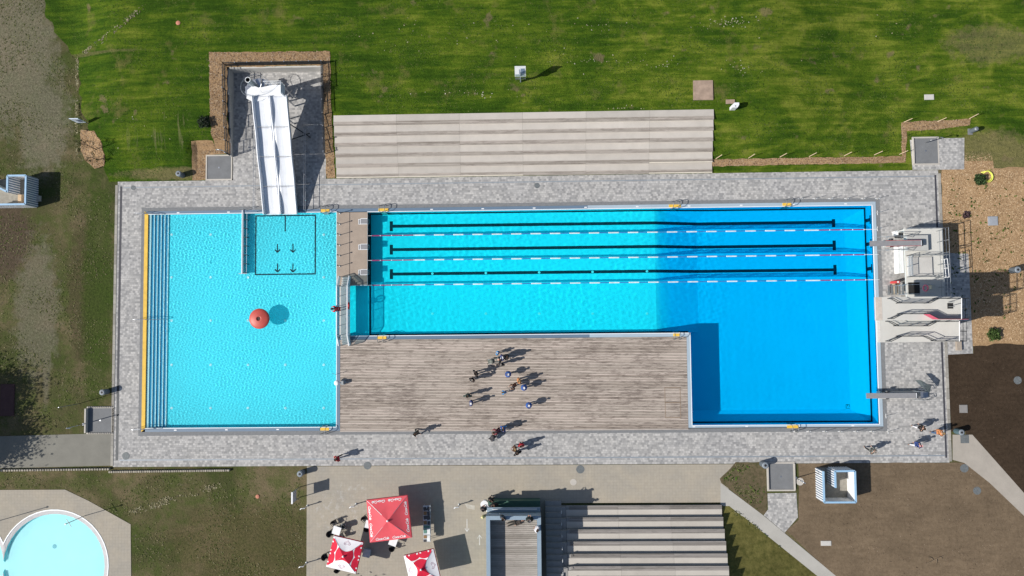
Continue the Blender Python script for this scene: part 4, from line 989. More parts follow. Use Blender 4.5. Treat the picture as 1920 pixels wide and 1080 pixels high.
# piers that carry the high platforms
for (x0, x1, y0, y1, zt, nm) in ((35.4, 36.4, AyS + .4, AyN - .4, zA - .2, 0), (37.2, Ax1 - .35, AyS + .2, AyN - .2, zA - .2, 0), (35.6, 36.6, ByS + .4, ByN - .4, zB - .2, 0), (37.2, Bx1 - .4, ByS + .3, ByN - .2, zB - .2, 0)):
    MB().box(x0, x1, y0, y1, -.1, zt).build('pier', towc, tw)
slab(Ax0, Ax1, AyS, AyN, zA, .22, 'high_platform', towc); slab(Bx0, Bx1, ByS, ByN, zB, .22, 'high_platform', towc)
MB().box(Ax0, Ax0 + .55, AyS + .02, AyN - .02, zA, zA + .012).build('grip_strip', plain('grip_sand', (.52, .46, .40), .9), tw)
MB().box(Bx0, Bx0 + .25, ByS + .02, ByN - .02, zB, zB + .012).build('grip_strip', plain('grip_white', (.62, .60, .56), .9), tw)
hx, hy = P(1781.5, 573.5, zA).x, P(1781.5, 573.5, zA).y
MB().box(hx - .24, hx + .24, hy - .24, hy + .24, zA + .002, zA + .03).build('ladder_opening_shade', plain('opening_shade_black', (.02, .02, .02), .9), tw)  # closed black plate painting the dark of the ladder hole
def guard(pts, par=tw, h=1.0, m=dsteel, bars=False): rails(par, pts, h, .022, .11, m, bars)
def pz_(z, *q): return [tuple(P(x, y, z)) for x, y in q]
dk_ = darkmet
rails(tw, pz_(zA, (1664, 560), (1680, 568.5), (1732, 568.5), (1748, 560), (1803, 560), (1803, 597)), 1.05, .03, .13, dk_, True)
rails(tw, pz_(zA, (1664, 597.5), (1682, 588.5), (1730, 588.5), (1748, 597.5), (1803, 597.5)), 1.05, .03, .13, dk_, True)
rails(tw, pz_(zB, (1660, 602.5), (1675, 611), (1730, 611), (1745, 603), (1799, 603), (1799, 639)), 1.05, .03, .13, dk_, True)
rails(tw, pz_(zB, (1660, 639.5), (1680, 630), (1725, 630), (1745, 639), (1799, 639)), 1.05, .03, .13, dk_, True)
MB().tube([P(1803, 559, zA + 1.07), P(1803, 598, zA + 1.07)], .035).build('bright_rail', white, tw); MB().tube([P(1799, 602, zB + 1.07), P(1799, 640, zB + 1.07)], .035).build('bright_rail', white, tw)
ban = plain('pink_banner', (.62, .10, .17), .7, 0, .1)
bp_ = pz_(zA, (1731, 588.8), (1748, 597.8), (1803, 597.8)); vs = []
for i, p_ in enumerate(bp_):
    for zz_ in (.08, 1.0): vs.append((p_[0], p_[1] - .03, zA + zz_))
    for zz_ in (.08, 1.0): vs.append((p_[0], p_[1] - .05, zA + zz_))
MB()._a(vs, [(0, 4, 5, 1), (4, 8, 9, 5), (2, 3, 7, 6), (6, 7, 11, 10), (1, 5, 7, 3), (5, 9, 11, 7), (0, 2, 6, 4), (4, 6, 10, 8), (0, 1, 3, 2), (8, 10, 11, 9)]).build('banner', ban, tw)
def guard(pts, par=tw, h=1.0, m=dsteel, bars=False): rails(par, pts, h, .028, .11, m, bars)
# lower deck guards, ladders
guard([(Dx0 + .15, DyN - .08, zD), (Dx1 - .05, DyN - .08, zD), (Dx1 - .05, .5, zD)], m=steel)
guard([(Dx1 - .62, DyN - .3, zD + 0), (Dx1 - .62, .8, zD)], m=dsteel, h=.95)
gy0, gy1, gx0, gx1 = px_[2] - .1, px_[3] + .15, Dx0 + .12, px_[1] + .1
guard([(gx0, gy0, zD), (gx0, gy1, zD), (gx1 + 1.0, gy1, zD)], m=dsteel, bars=False)
guard([(gx0, gy0, zD), (gx1 - .2, gy0, zD), (gx1 + .2, gy0 - .1, zD)], m=dsteel)
guard([(gx1 + .85, gy1 - .4, zD), (gx1 + .95, gy0 - .1, zD)], m=white, h=1.0)
b_ = MB(); 
for i in range(22): y = gy0 + (gy1 - gy0) * i / 21; b_.bar((gx0, y, zD + .05), (gx0, y, zD + 1.0), .018)
tag(b_.build('rail_bars', white, tw), kind='stuff')
MB().box(P(1703, 540, zD).x, P(1724.5, 540, zD).x, P(1710, 552, zD).y, P(1710, 529.5, zD).y, zD - .02, zD + .012).build('stair_opening_shade', plain('opening_shade_black', (.02, .02, .02)), tw)  # solid plate, black in place of the shade inside the stair hole
for dy in (533.5, 551):
    y = P(1700, dy, zD + 1).y; MB().tube([(Dx0 - .5, y, .1), (Dx0 - .3, y, zD + .4), (Dx0 + .1, y, zD + 1.0), (Dx0 + 2.0, y, zD + 1.0), (Dx0 + 2.0, y, zD)], .025, 8).build('stair_rail', steel, tw)
for i in range(6):
    y0, y1 = P(1700, 551, 2).y, P(1700, 533, 2).y; MB().box(Dx0 - .75 + i * .14, Dx0 - .55 + i * .14, y0, y1, .3 + i * .38, .34 + i * .38).build('stair_tread', dsteel, tw)
MB().box(P(1682, 540).x - .45, P(1695, 540).x - .6, P(1690, 553).y, P(1690, 531).y, .02, .14).build('stair_base', plain('base_sand', (.50, .42, .30), .9), tw)
t = thing('hydrant_box', 'small red equipment box at the foot of the diving tower', 'box', (P(1682, 529, 1).x, P(1682, 529, 1).y, 0))
c = t.location; MB().box(c.x - .15, c.x + .22, c.y - .1, c.y + .12, .0, 1.1).build('cabinet', redp, t); MB().box(c.x - .05, c.x + .12, c.y - .06, c.y + .08, 1.1, 1.115).build('label_plate', white, t)
c = P(1735.5, 540, zD + .9); t = thing('life_buoy', 'pink and red life buoy on the lower deck of the diving tower', 'life buoy', c)
MB().tube([(c.x + .06 * math.sin(a), c.y + .28 * math.cos(a), c.z + .28 * math.sin(a)) for a in [i * PI / 8 for i in range(17)]], .07, 8).build('ring', plain('pink_buoy', (.75, .14, .22), .5), t, True)
MB().bar((c.x, c.y, zD), (c.x, c.y, c.z + .3), .04).build('stand', steel, t)
c = P(1749, 538, zD + .4); t = thing('storage_bin', 'small pale bin standing in shade on the tower deck', 'bin', (c.x, c.y, zD)); MB().prism([(c.x - .15, c.y - .2), (c.x + .13, c.y - .2), (c.x + .13, c.y + .2), (c.x - .15, c.y + .2)], zD, zD + .5).build('body', plain('bin_cream', (.6, .6, .5), .6), t); MB().box(c.x - .17, c.x + .15, c.y - .22, c.y + .22, zD + .5, zD + .54).build('lid', plain('bin_cream2', (.5, .5, .42), .6), t)
MB().box(P(1796, 650).x - .25, P(1805, 650).x - .25, P(1800, 657).y, P(1800, 640).y, .02, .30).build('base_block', plain('block_beige', (.34, .29, .24), .9), tw)
for i, dy in ((0, AyN - .7), ):
    for s in (-.2, .2): MB().tube([(Ax1 - 1.1, dy + s, zD), (Ax1 - 1.1, dy + s, zA + .9)], .03).build('ladder_rail', dsteel, tw)
    for k in range(16): MB().bar((Ax1 - 1.1, dy - .2, zD + .3 + k * .32), (Ax1 - 1.1, dy + .2, zD + .3 + k * .32), .03).build('ladder_rung', dsteel, tw)
# springboards
def springboard(x0, x1, yc, z, lab, standz, redge):
    t = thing('springboard', lab, 'springboard', ((x0 + x1) / 2, yc, standz))
    MB().box(x0, x1, yc - .25, yc + .25, z - .05, z).build('board', boardgrey, t)
    if redge:
        for s in (-1, 1): MB().box(x0 + 1.5, x1, yc + s * .265 - .012, yc + s * .265 + .012, z - .055, z + .012).build('edge_strip', redp, t)
    MB().box(x1 - .02, x1 + .22, yc - .27, yc + .27, z - .16, z - .04).build('hinge', darkmet, t)
    MB().box(x1 + .0, x1 + .06, yc - .24, yc + .24, z - .04, z + .02).build('hinge_plate', plain('pale_hinge', (.55, .57, .6), .5), t)
    MB().box((x0 + x1) / 2 - .9, (x0 + x1) / 2 + .3, yc - .33, yc + .33, standz, z - .30).build('stand', towc, t)
    MB().tube([((x0 + x1) / 2 - .3, yc - .36, z - .2), ((x0 + x1) / 2 - .3, yc + .36, z - .2)], .11, 10).build('fulcrum_roller', black, t)
    MB().tube([((x0 + x1) / 2 - .3, yc + .34, z - .2), ((x0 + x1) / 2 - .3, yc + .46, z - .2)], .20, 12).build('fulcrum_wheel', darkmet, t)
    return t
z3 = zD + .95
t = springboard(P(1631, 457, z3).x, P(1727, 455, z3).x, P(1690, 456, z3).y, z3, 'grey springboard with red edges on the diving tower reaching over the water', zD + .45, True)
yc = t.location.y; xm = t.location.x
for s in (-1, 1):
    y = yc + s * .62; MB().tube([(xm - 1.6, y, z3 - .35), (xm - .6, y, z3 + .75), (xm + .8, y, z3 + .75), (xm + 1.9, y, z3 - .5)], .025, 8).build('side_rail', dsteel, t); MB().tube([(xm - .6, y, z3 - .5), (xm - .6, y, z3 + .75)], .02).tube([(xm + .8, y, z3 - .5), (xm + .8, y, z3 + .75)], .02).build('rail_post', dsteel, t)
    MB().tube([(xm - 1.1, y, z3 + .2), (xm + 1.3, y, z3 + .2)], .018).build('side_rail', dsteel, t)
x1b = P(1718.5, 740, 1.1).x; x0b = P(1625, 740, 1.1).x; yc = P(1670, 742, 1.1).y
t = springboard(x0b, x1b, yc, 1.05, 'low grey springboard with rear steps at the south end of the diving bay', .0, False)
MB().box(x0b + 1.7, x1b + .55, yc - .33, yc + .33, .0, .62).build('stand_beam', plain('stand_pale', (.52, .50, .46), .8), t)
for i in range(4): MB().box(x1b + .55 + i * .26, x1b + .80 + i * .26, yc - .30, yc + .34, .75 - i * .2, .80 - i * .2).build('step', steel, t)
for s in (-1, 1):
    y = yc + s * .40
    for h in (0, .4): MB().tube([(x1b - .15, y, .6 + h), (x1b + .35, y, 1.3 + h * .5), (x1b + .7, y, 1.25 + h * .5), (x1b + 1.75, y, .5 + h * .2), (x1b + 1.75, y, 0)], .024, 8).build('step_rail', dsteel, t)
    for k in range(3): x = x1b + .1 + k * .6; MB().tube([(x, y, 0), (x, y, 1.35 - .25 * k)], .02).build('rail_post', dsteel, t)
for k in range(5):
    yk = yc + .44 + k * .24; MB().tube([(x1b - .1 + k * .03, yk, 1.5), (x1b + .7, yk - .1, 1.5 - k * .02)], .028, 6).build('cage_bar', steel, t)
MB()._a([(x1b - .3, yc + 1.5, 1.5), (x1b + .2, yc + 1.5, 1.55), (x1b + 1.3, yc + .9, 1.3), (x1b + 1.2, yc + .3, 1.2), (x1b + .75, yc + .4, 1.4)], [(0, 1, 2, 3, 4)]).build('shade_panel', plain('dark_panel', (.10, .12, .12), .7), t)

# ------------------------------------------------------------------ barrier posts round the diving bay
bp = [(P(x, 372.5).x, P(x, 372.5).y) for x in (1501, 1528, 1557, 1587, 1618, 1645)] + [(P(1645, y).x, P(1645, y).y) for y in (399, 429)] + [(P(1661, 780).x, P(1661, 780).y), (P(1665, 809).x, P(1665, 809).y)] + [(P(x, 808.8).x, P(x, 808.8).y) for x in (1490, 1516, 1546, 1575, 1604, 1634)]
p0 = None
for i, (x, y) in enumerate(bp):
    side = 'north edge' if i < 6 else 'east side' if i < 8 else 'south east corner' if i < 10 else 'south edge'
    od = ('first', 'second', 'third', 'fourth', 'fifth', 'sixth')[i if i < 6 else i - 6 if i < 8 else i - 8 if i < 10 else i - 10]
    lab = '%s thin steel barrier post at the %s of the diving bay' % (od, side)
    if p0 is None:
        p0 = thing('barrier_post', lab, 'barrier post', (0, 0, 0), 0, 'thin barrier posts round the diving bay')
        MB().tube([(0, 0, 0), (0, 0, .9)], .022, 6).build('post', dsteel, p0); MB().lathe((0, 0, 0), [(.08, 0), (.08, .03), (.03, .05)], 8).build('foot_plate', concl, p0); MB().bar((-.0, -.22, .02), (.0, .22, .02), .05, .02).build('floor_rail', white, p0)
        p0.location = (x, y, 0); p0.rotation_euler = (0, 0, PI / 2)
    else: dup(p0, (x, y, 0), PI / 2 if (i < 6 or i > 9) else 0, lab)

# ------------------------------------------------------------------ changing cabins
def cabin(loc, flip, lab, top=1.78):
    t = thing('changing_cabin', lab, 'changing cabin', (0, 0, 0))
    X, Y, th = 3.05, 3.05, .10
    def wall(x0, y0, x1, y1, slats=True, side=1):
        L = math.hypot(x1 - x0, y1 - y0); d = Vector((x1 - x0, y1 - y0, 0)).normalized(); nn = Vector((-d.y, d.x, 0)) * side
        a, b = Vector((x0, y0, 0)), Vector((x1, y1, 0))
        MB().bar(a + Vector((0, 0, top - .05)), b + Vector((0, 0, top - .05)), .17, .10).build('top_frame', bluel, t)
        n2 = max(1, round(L / 1.55))
        for i in range(n2): MB().bar(a.lerp(b, i / n2) + d * .01 + Vector((0, 0, top / 2 - .05)), a.lerp(b, (i + 1) / n2) - d * .01 + Vector((0, 0, top / 2 - .05)), .05, top - .1).build('wall_panel', cabin_white, t)
        if slats:
            k = int(L / .215)
            for i in range(k):
                q = a.lerp(b, (i + .5) / k) + nn * .055
                MB().bar(q - d * .055 + Vector((0, 0, top / 2 - .07)), q + d * .055 + Vector((0, 0, top / 2 - .07)), .045, top - .14).build('slat', white, t)
            MB().bar(a + nn * .028 + Vector((0, 0, top / 2 - .06)), b + nn * .028 + Vector((0, 0, top / 2 - .06)), .006, top - .12).build('gap_shade_sheet', plain('slat_gap_shade', (.10, .17, .27), .6), t)  # blue sheet paints the shade in the gaps between slats
    return t, wall
c2 = P(1528.9, 935); c2b = P(1583, 878)
t, wall = cabin(None, 0, 'blue and white open topped changing cabin on brown soil south of the deck')
W_, H_ = 2.95, 2.9
wall(0, 0, 0, H_, True, 1); wall(0, 0, W_, 0, True, -1); wall(W_, 0, W_, H_, True, -1); wall(1.1, H_, W_, H_, True, 1); wall(1.1, H_, 1.1, 1.35, True, -1)
MB().box(0, W_, 0, H_, 0, .03).build('floor', plain('cabin_floor', (.26, .245, .21), .9), t)
t.location = (P(1529.5, 935.5).x + .1, P(1529.5, 935.5).y + .1, 0.005)
t, wall = cabin(None, 0, 'blue and white changing cabin with slatted side at the left edge of the photo')
wall(0, 0, 4.6, 0, True, -1); wall(4.6, 0, 4.6, 2.85, True, -1); wall(2.75, 2.85, 4.6, 2.85, True, 1); wall(2.75, 2.85, 2.75, 1.2, True, 1); wall(0, 2.6, 2.75, 1.25, False, 1)
MB().box(0, 4.6, 0, 2.85, 0, .03).build('floor', plain('cabin_floor', (.26, .245, .21), .9), t)
MB().box(2.9, 3.25, .1, 1.2, .03, .45).build('bench', woodn, t); 
q = P(71, 389); t.location = (q.x - 4.65, q.y + .05, 0.0)
cb = thing('kerb_block', 'pale concrete block against the slatted side of the left cabin', 'block', (q.x, q.y + .6, 0)); MB().box(q.x - .02, q.x + .35, q.y + .6, q.y + .80, 0, .28).build('block_half', cream, cb); MB().box(q.x - .02, q.x + .35, q.y + .82, q.y + 1.15, 0, .28).build('block_half', cream, cb)

# ------------------------------------------------------------------ foot baths and showers
def foot_bath(x0, y0, x1, y1, lab, z=0.0, wall_l=.12, wall_r=.12):
    a, b = P(x0, y1, z), P(x1, y0, z); t = thing('foot_bath', lab, 'foot bath', ((a.x + b.x) / 2, (a.y + b.y) / 2, z))
    MB().box(a.x, b.x, a.y, b.y, z - .02, z + .022).build('basin_floor', matgrey, t)
    for nm, q, h in (('rim', (a.x - .14, a.x, a.y - .0, b.y + .0), wall_l), ('rim', (b.x, b.x + .14, a.y, b.y), wall_r), ('rim', (a.x - .14, b.x + .14, b.y, b.y + .14), .06), ('rim', (a.x - .14, b.x + .14, a.y - .14, a.y), .06)): MB().box(*q, z - .02, z + h).build(nm, cream, t)
    MB().box((a.x + b.x) / 2 - .07, (a.x + b.x) / 2 + .07, (a.y + b.y) / 2 - .07, (a.y + b.y) / 2 + .07, z + .022, z + .035).build('drain', steel, t)
def shower(px, py, lab, h=2.2, d=(.5, .1)):
    q = P(px, py); t = thing('shower_post', lab, 'shower', (q.x, q.y, 0))
    MB().tube([(q.x, q.y, 0), (q.x, q.y, h), (q.x + d[0] * .4, q.y + d[1] * .4, h + .15), (q.x + d[0], q.y + d[1], h + .05)], .045, 8).build('pipe', steel, t, True)
    MB().lathe((q.x + d[0], q.y + d[1], h - .05), [(.09, 0), (.05, .1)], 10).build('shower_head', steel, t); MB().lathe((q.x, q.y, 0), [(.13, 0), (.13, .03), (.06, .06)], 10).build('foot_plate', steel, t)
    MB().box(q.x - .05, q.x + .05, q.y - .03, q.y + .03, 1.0, 1.12).build('valve', white, t)
foot_bath(388.5, 292.5, 433, 336, 'dark grey foot bath between mulch and the slide yard', .03, .06, .01); foot_bath(1714, 259, 1757, 307, 'dark grey foot bath at the north east entrance of the deck', .05, .15, .01)
foot_bath(165, 765, 211, 811, 'grey foot bath with a deep shadow beside the west path', 0, .42, .03); foot_bath(1441, 869, 1487, 918, 'grey foot bath south of the diving bay beside the cabin', 0, .2, .14)
em_ = MB().lathe((0, 0, 0), [(.075, -.1), (.08, .08), (.05, .11)], 6).mesh('edging_stone', stoneedge)
for py, wd in ((763, 'north'), (812, 'south')):
    par = thing('stone_row', 'row of small pale edging stones %s of the west foot bath' % wd, 'edging', tuple(P(166, py)))
    for i in range(14): piece('edging_stone', em_, tuple(P(166 + i * 3.4, py)), par)
shower(433, 291, 'steel shower post at the corner of the slide yard foot bath', 2.0, (-.6, .1)); shower(1735, 268, 'curved steel shower post at the north east foot bath', 2.2, (.5, -.1)); shower(156.5, 795.5, 'steel shower post beside the west foot bath', 2.6, (.25, .0)); shower(1492, 896, 'white shower post on the east rim of the southern foot bath', 2.4, (-.3, .2))
# lamp posts and thin masts in the south west
def mast(px, py, h, lab, cross=True):
    q = P(px, py); t = thing('mast', lab, 'mast', (q.x, q.y, 0)); MB().tube([(q.x, q.y, 0), (q.x, q.y, h)], .035, 6).build('pole', dsteel, t)
    if cross: MB().tube([(q.x - .3, q.y + .35, h - .5), (q.x + .2, q.y - .4, h - .5)], .03).build('cross_arm', dsteel, t)
    MB().lathe((q.x, q.y, h), [(.08, 0), (.08, .1)], 8).build('cap', dsteel, t)
mast(159, 967, 2.9, 'thin mast with a short cross arm at the edge of the round pool')
mast(-14, 980, 4.4, 'tall thin mast just outside the left edge casting a long shadow on the pool apron', False)
q = P(148, 757); mk = thing('lamp_pole', 'thin pole in the grass above the west foot bath casting a long shadow', 'pole', (q.x, q.y, 0)); MB().tube([(q.x, q.y, 0), (q.x, q.y, 3.0)], .03, 6).build('pole', dsteel, mk); MB().lathe((q.x, q.y, 3.0), [(.06, 0), (.04, .12)], 8).build('lamp_head', steel, mk)
def bollard(px, py, h, lab, grp):
    q = P(px, py); t = thing('path_light', lab, 'path light', (q.x, q.y, 0), 0, grp)
    MB().tube([(q.x, q.y, 0), (q.x, q.y, h)], .05, 8).build('post', plain('light_post_white', (.6, .6, .6), .5), t); MB().tube([(q.x, q.y, h - .03), (q.x - .25, q.y + .02, h + .05), (q.x - .4, q.y - .1, h)], .045, 6).build('lamp_arm', white, t); MB().lathe((q.x, q.y, 0), [(.12, 0), (.12, .03), (.06, .05)], 8).build('foot_plate', dsteel, t)
gl_ = 'bent path lights on the plaza'
bollard(577, 948, 1.1, 'bent white path light on the meadow edge below the notice board', gl_); bollard(575, 1055, 1.15, 'bent white path light at the bottom left of the plaza', gl_); bollard(668, 945, 1.1, 'thin path light left of the red parasol', gl_); bollard(861, 946, 1.1, 'bent path light between red parasol and kiosk', gl_)

# ------------------------------------------------------------------ signs, bins, small lawn things
def bin_(px, py, h, r, m, lab, z=0.0, oval=False):
    q = PT(px, py) if z is None else P(px, py, z); z = q.z; t = thing('litter_bin', lab, 'litter bin', (q.x, q.y, z))
    MB().lathe((q.x, q.y, z), [(r * .9, 0), (r, .05), (r, h - .08), (r * 1.06, h - .06), (r * 1.06, h)], 18).build('body', m, t)
    MB().lathe((q.x, q.y, z + h), [(r * 1.0, 0), (r * .8, .05), (r * .42, .055), (r * .42, .02)], 18).build('lid', plain('bin_lid_grey', (.22, .25, .28), .6), t); MB().lathe((q.x, q.y, z + h), [(r * .4, .03), (r * .4, .058)], 14).build('opening', black, t)
bg = plain('bin_grey', (.12, .145, .17), .6, .1, .1)
bin_(343, 329, .95, .27, bg, 'round grey litter bin in the dry grass left of the slide foot bath'); bin_(202, 734, .95, .27, bg, 'round grey litter bin at the west edge of the deck'); bin_(568, 885, .95, .28, bg, 'round grey litter bin at the meadow corner beside the plaza'); bin_(1429, 869, .95, .30, bg, 'round grey litter bin at the corner of the planted bed'); bin_(1792, 808, .95, .27, plain('bin_teal', (.07, .12, .14), .6), 'teal bin in the shadow behind the person in orange'); bin_(1896, 507, .95, .30, bg, 'round dark bin standing in the tower shadow on mulch')
q = PT(1825, 246); t = thing('litter_bin', 'leaning oblong grey litter bin on a base in the north east lawn', 'litter bin', (q.x, q.y, q.z)); MB().box(q.x - .55, q.x - .1, q.y - .35, q.y + .25, q.z - .05, q.z + .04).build('base_plate', stoneband, t); MB().lathe((q.x - .25, q.y, q.z), [(.22, 0), (.22, .85), (.2, .95)], 14).build('body', bg, t); MB().lathe((q.x - .25, q.y, q.z + .95), [(.2, 0), (.10, .06)], 14).build('lid', dsteel, t)
# tall rules board on one post
q = PT(976, 153); t = thing('rules_sign', 'white sign with grey lower panel on a single post in the lawn', 'sign', (q.x, q.y, q.z))
MB().bar((q.x, q.y, q.z), (q.x, q.y, q.z + 2.9), .16, .10).build('post', plain('sign_post_grey', (.33, .38, .43), .5), t)
z0, z1 = q.z + 1.7, q.z + 3.0
bd = MB()._a([(q.x - .52, q.y - .10, z0), (q.x + .52, q.y - .10, z0), (q.x + .52, q.y + .42, z1), (q.x - .52, q.y + .42, z1), (q.x - .52, q.y - .05, z0 - .02), (q.x + .52, q.y - .05, z0 - .02), (q.x + .52, q.y + .47, z1 - .02), (q.x - .52, q.y + .47, z1 - .02)], [(0, 1, 2, 3), (7, 6, 5, 4), (0, 4, 5, 1), (1, 5, 6, 2), (2, 6, 7, 3), (3, 7, 4, 0)]).build('sign_board', white, t)
def onb(u0, u1, v0, v1, m, nm, d=.006):   # u -0.5..0.5 across, v 0..1 up the tilted board
    f = lambda u, v: (q.x + u * 1.04, q.y - .10 + .52 * v - d, z0 + (z1 - z0) * v + d)
    return MB()._a([f(u0, v0), f(u1, v0), f(u1, v1), f(u0, v1)], [(0, 1, 2, 3)]).build(nm, m, bd)
onb(.04, .42, .30, .80, plain('print_blue', (.20, .27, .38), .5), 'printed_picture'); onb(-.12, -.02, .28, .72, plain('print_grey', (.34, .38, .45), .5), 'printed_text'); onb(-.46, .46, .02, .24, plain('print_green', (.28, .36, .36), .5), 'lower_print')
MB().box(q.x - .5, q.x + .5, q.y + .02, q.y + .06, q.z + .55, q.z + .95).build('lower_board', dsteel, t)
q = PT(160, 232); t = thing('info_sign', 'tilted blue and white sign board on two legs at the lawn edge', 'sign', (q.x, q.y, q.z)); 
MB()._a([(q.x - .55, q.y - .03, q.z + .45), (q.x + .35, q.y - .03, q.z + .45), (q.x + .35, q.y + .0, q.z + 1.75), (q.x - .55, q.y + .0, q.z + 1.75), (q.x - .55, q.y + .03, q.z + .45), (q.x + .35, q.y + .03, q.z + .45), (q.x + .35, q.y + .06, q.z + 1.75), (q.x - .55, q.y + .06, q.z + 1.75)], [(0, 1, 2, 3), (7, 6, 5, 4), (0, 4, 5, 1), (1, 5, 6, 2), (2, 6, 7, 3), (3, 7, 4, 0)]).build('sign_board', plain('sign_pale_blue', (.62, .70, .80), .5), t)
MB().box(q.x - .1, q.x + .22, q.y - .045, q.y - .031, q.z + .75, q.z + 1.45).build('printed_picture', plain('print_dark', (.12, .16, .24), .5), t)
for s in (-.5, .3): MB().bar((q.x + s, q.y, q.z), (q.x + s, q.y, q.z + .6), .05).build('leg', dsteel, t)
q = PT(1374, 202); t = thing('switch_box', 'white electrical box standing in the lawn beside a sandy slab', 'switch box', (q.x, q.y, q.z))
MB().prism([(q.x - .32, q.y - .26), (q.x + .18, q.y - .26), (q.x + .34, q.y - .02), (q.x + .34, q.y + .22), (q.x - .1, q.y + .22), (q.x - .32, q.y + .02)], q.z, q.z + .95).build('housing', white, t); MB().lathe((q.x - .02, q.y - .12, q.z + .95), [(.05, 0), (.05, .03)], 8).build('lock', darkmet, t)
q = P(562, 923); t = thing('notice_board', 'upright notice board on two legs at the edge of meadow and plaza', 'notice board', (q.x, q.y, 0))
MB().box(q.x - .04, q.x + .04, q.y - .52, q.y + .50, 1.15, 2.25).build('board', plain('board_grey', (.38, .40, .44), .5), t); MB().box(q.x - .07, q.x + .07, q.y - .56, q.y + .54, 2.25, 2.32).build('frame_top', white, t)
for s in (-.5, .5): MB().bar((q.x, q.y + s, 0), (q.x, q.y + s, 1.3), .06).build('leg', dsteel, t)
for (px, py, lab, r, m_) in ((334, 43, 'small round terracotta valve cover in the upper left lawn', .17, 0), (483, 931, 'small round orange cover in the south west meadow', .15, 0)):
    q = PT(px, py); t = thing('valve_cover', lab, 'valve cover', tuple(q)); MB().lathe(tuple(q), [(r * 1.3, 0), (r * 1.3, .03), (r, .05), (r * .3, .07)], 14).build('lid', plain('terracotta', (.50, .20, .13), .8, 0, .1), t)
s0 = None
for i, (px, py) in enumerate(((1343, 297), (1404, 296), (1463, 294), (1518, 293), (1583, 292), (1640, 290), (1687, 289), (1695, 229), (1758, 228), (1818, 222))):
    q = PT(px, py); lab = 'leaning timber stake in the narrow mulch strip'
    lab = ['leaning timber stake at the east end of the seating steps', 'second leaning stake from the seating steps', 'third leaning stake from the seating steps', 'fourth leaning stake from the seating steps', 'fifth leaning stake from the seating steps', 'sixth leaning stake, just before the mulch strip turns', 'leaning stake at the lower corner of the mulch strip', 'leaning stake at the upper corner of the mulch strip', 'leaning stake midway along the upper mulch strip', 'leaning stake at the east tip of the upper mulch strip'][i]
    if not s0:
        s0 = thing('timber_stake', lab, 'stake', (0, 0, 0), 0, 'timber stakes in the mulch strip')
        MB().tube([(-.05, -.03, -.05), (.32, .14, .95)], [.035, .03], 6).build('stake', plain('stake_wood', (.58, .45, .30), .8), s0); MB().lathe((0.0, 0.0, 0), [(.07, 0), (.05, .04)], 6).build('earth_collar', soil_dark, s0); s0.location = q
    else: dup(s0, tuple(q), rnd.uniform(-.15, .15), lab)
# palisade stones
pl = thing('palisade_edging', 'row of upright palisade stones along the west path', 'palisade', (-48, -14, 0))
pm1 = MB().lathe((0, 0, 0), [(.115, -.1), (.12, .22), (.09, .27)], 8).mesh('palisade_stone', plain('palisade_pale', (.42, .38, .31), .9, 0, .15, 4, rv=.35))
for i in range(43): q = P(-2 + i * 4.86, 882.5 - i * .06, .25); piece('palisade_stone', pm1, (q.x, q.y, rnd.uniform(-.02, .02)), pl)
pl = thing('palisade_edging', 'row of small round palisade stones along the south edge of the deck', 'palisade', (-35, -14.4, 0))
for i in range(54): q = P(205 + i * 4.2, 885.2 - i * .055, .25); piece('palisade_stone', pm1, (q.x, q.y, rnd.uniform(-.02, .02)), pl)
# shrubs, young tree
def shrub(px, py, r, h, n, cols, lab, name='shrub', z=None, leaf=.10):
    q = PT(px, py); m = mat_tuft('leaf_' + lab[:12].replace(' ', '_'), *cols); t = thing(name, lab, 'shrub', tuple(q))
    u = rng.normal(size=(n, 3)); u /= np.linalg.norm(u, axis=1)[:, None]; rad = rng.uniform(.45, 1, n) ** .6
    lump = 1 + .22 * np.sin(u[:, 0] * 5 + 1) * np.cos(u[:, 1] * 4)
    c = u * rad[:, None] * lump[:, None] * np.array([r, r, h / 2]) + np.array([q.x, q.y, q.z + h / 2])
    a = rng.normal(size=(n, 3)); a /= np.linalg.norm(a, axis=1)[:, None]; b = np.cross(a, rng.normal(size=(n, 3))); b /= np.linalg.norm(b, axis=1)[:, None]
    s = (rng.uniform(.5, 1.2, n) * leaf)[:, None]; co = np.stack([c - a * s, c + b * s * .5, c + a * s, c - b * s * .5], 1).reshape(-1, 3) - np.array(tuple(q))
    o = np_mesh('crown', co, np.arange(n * 4).reshape(n, 4), m); o.parent = t
    mb = MB()
    for k in range(5): a_ = k * 1.26; mb.tube([(q.x, q.y, q.z), (q.x + r * .5 * math.cos(a_), q.y + r * .5 * math.sin(a_), q.z + h * .7)], [.03, .012], 5)
    mb.build('stems', plain('bark_dark', (.06, .045, .03), .9), t); return t
shrub(1834, 338, .55, .7, 700, ((.010, .022, .008), (.03, .055, .02), (.06, .10, .04)), 'dark green shrub beside the yellow hose in the mulch')
shrub(1860, 627, .62, .7, 800, ((.015, .03, .008), (.045, .08, .02), (.10, .15, .05)), 'round green shrub in the mulch east of the diving tower')
shrub(386, 231, .6, .8, 700, ((.012, .022, .010), (.03, .045, .025), (.09, .10, .08)), 'dark shrub in the lawn against the mulch west of the slide yard')
shrub(1810, 403, .4, .3, 160, ((.05, .03, .04), (.09, .06, .07)), 'low purple plant in the mulch beyond the deck corner')
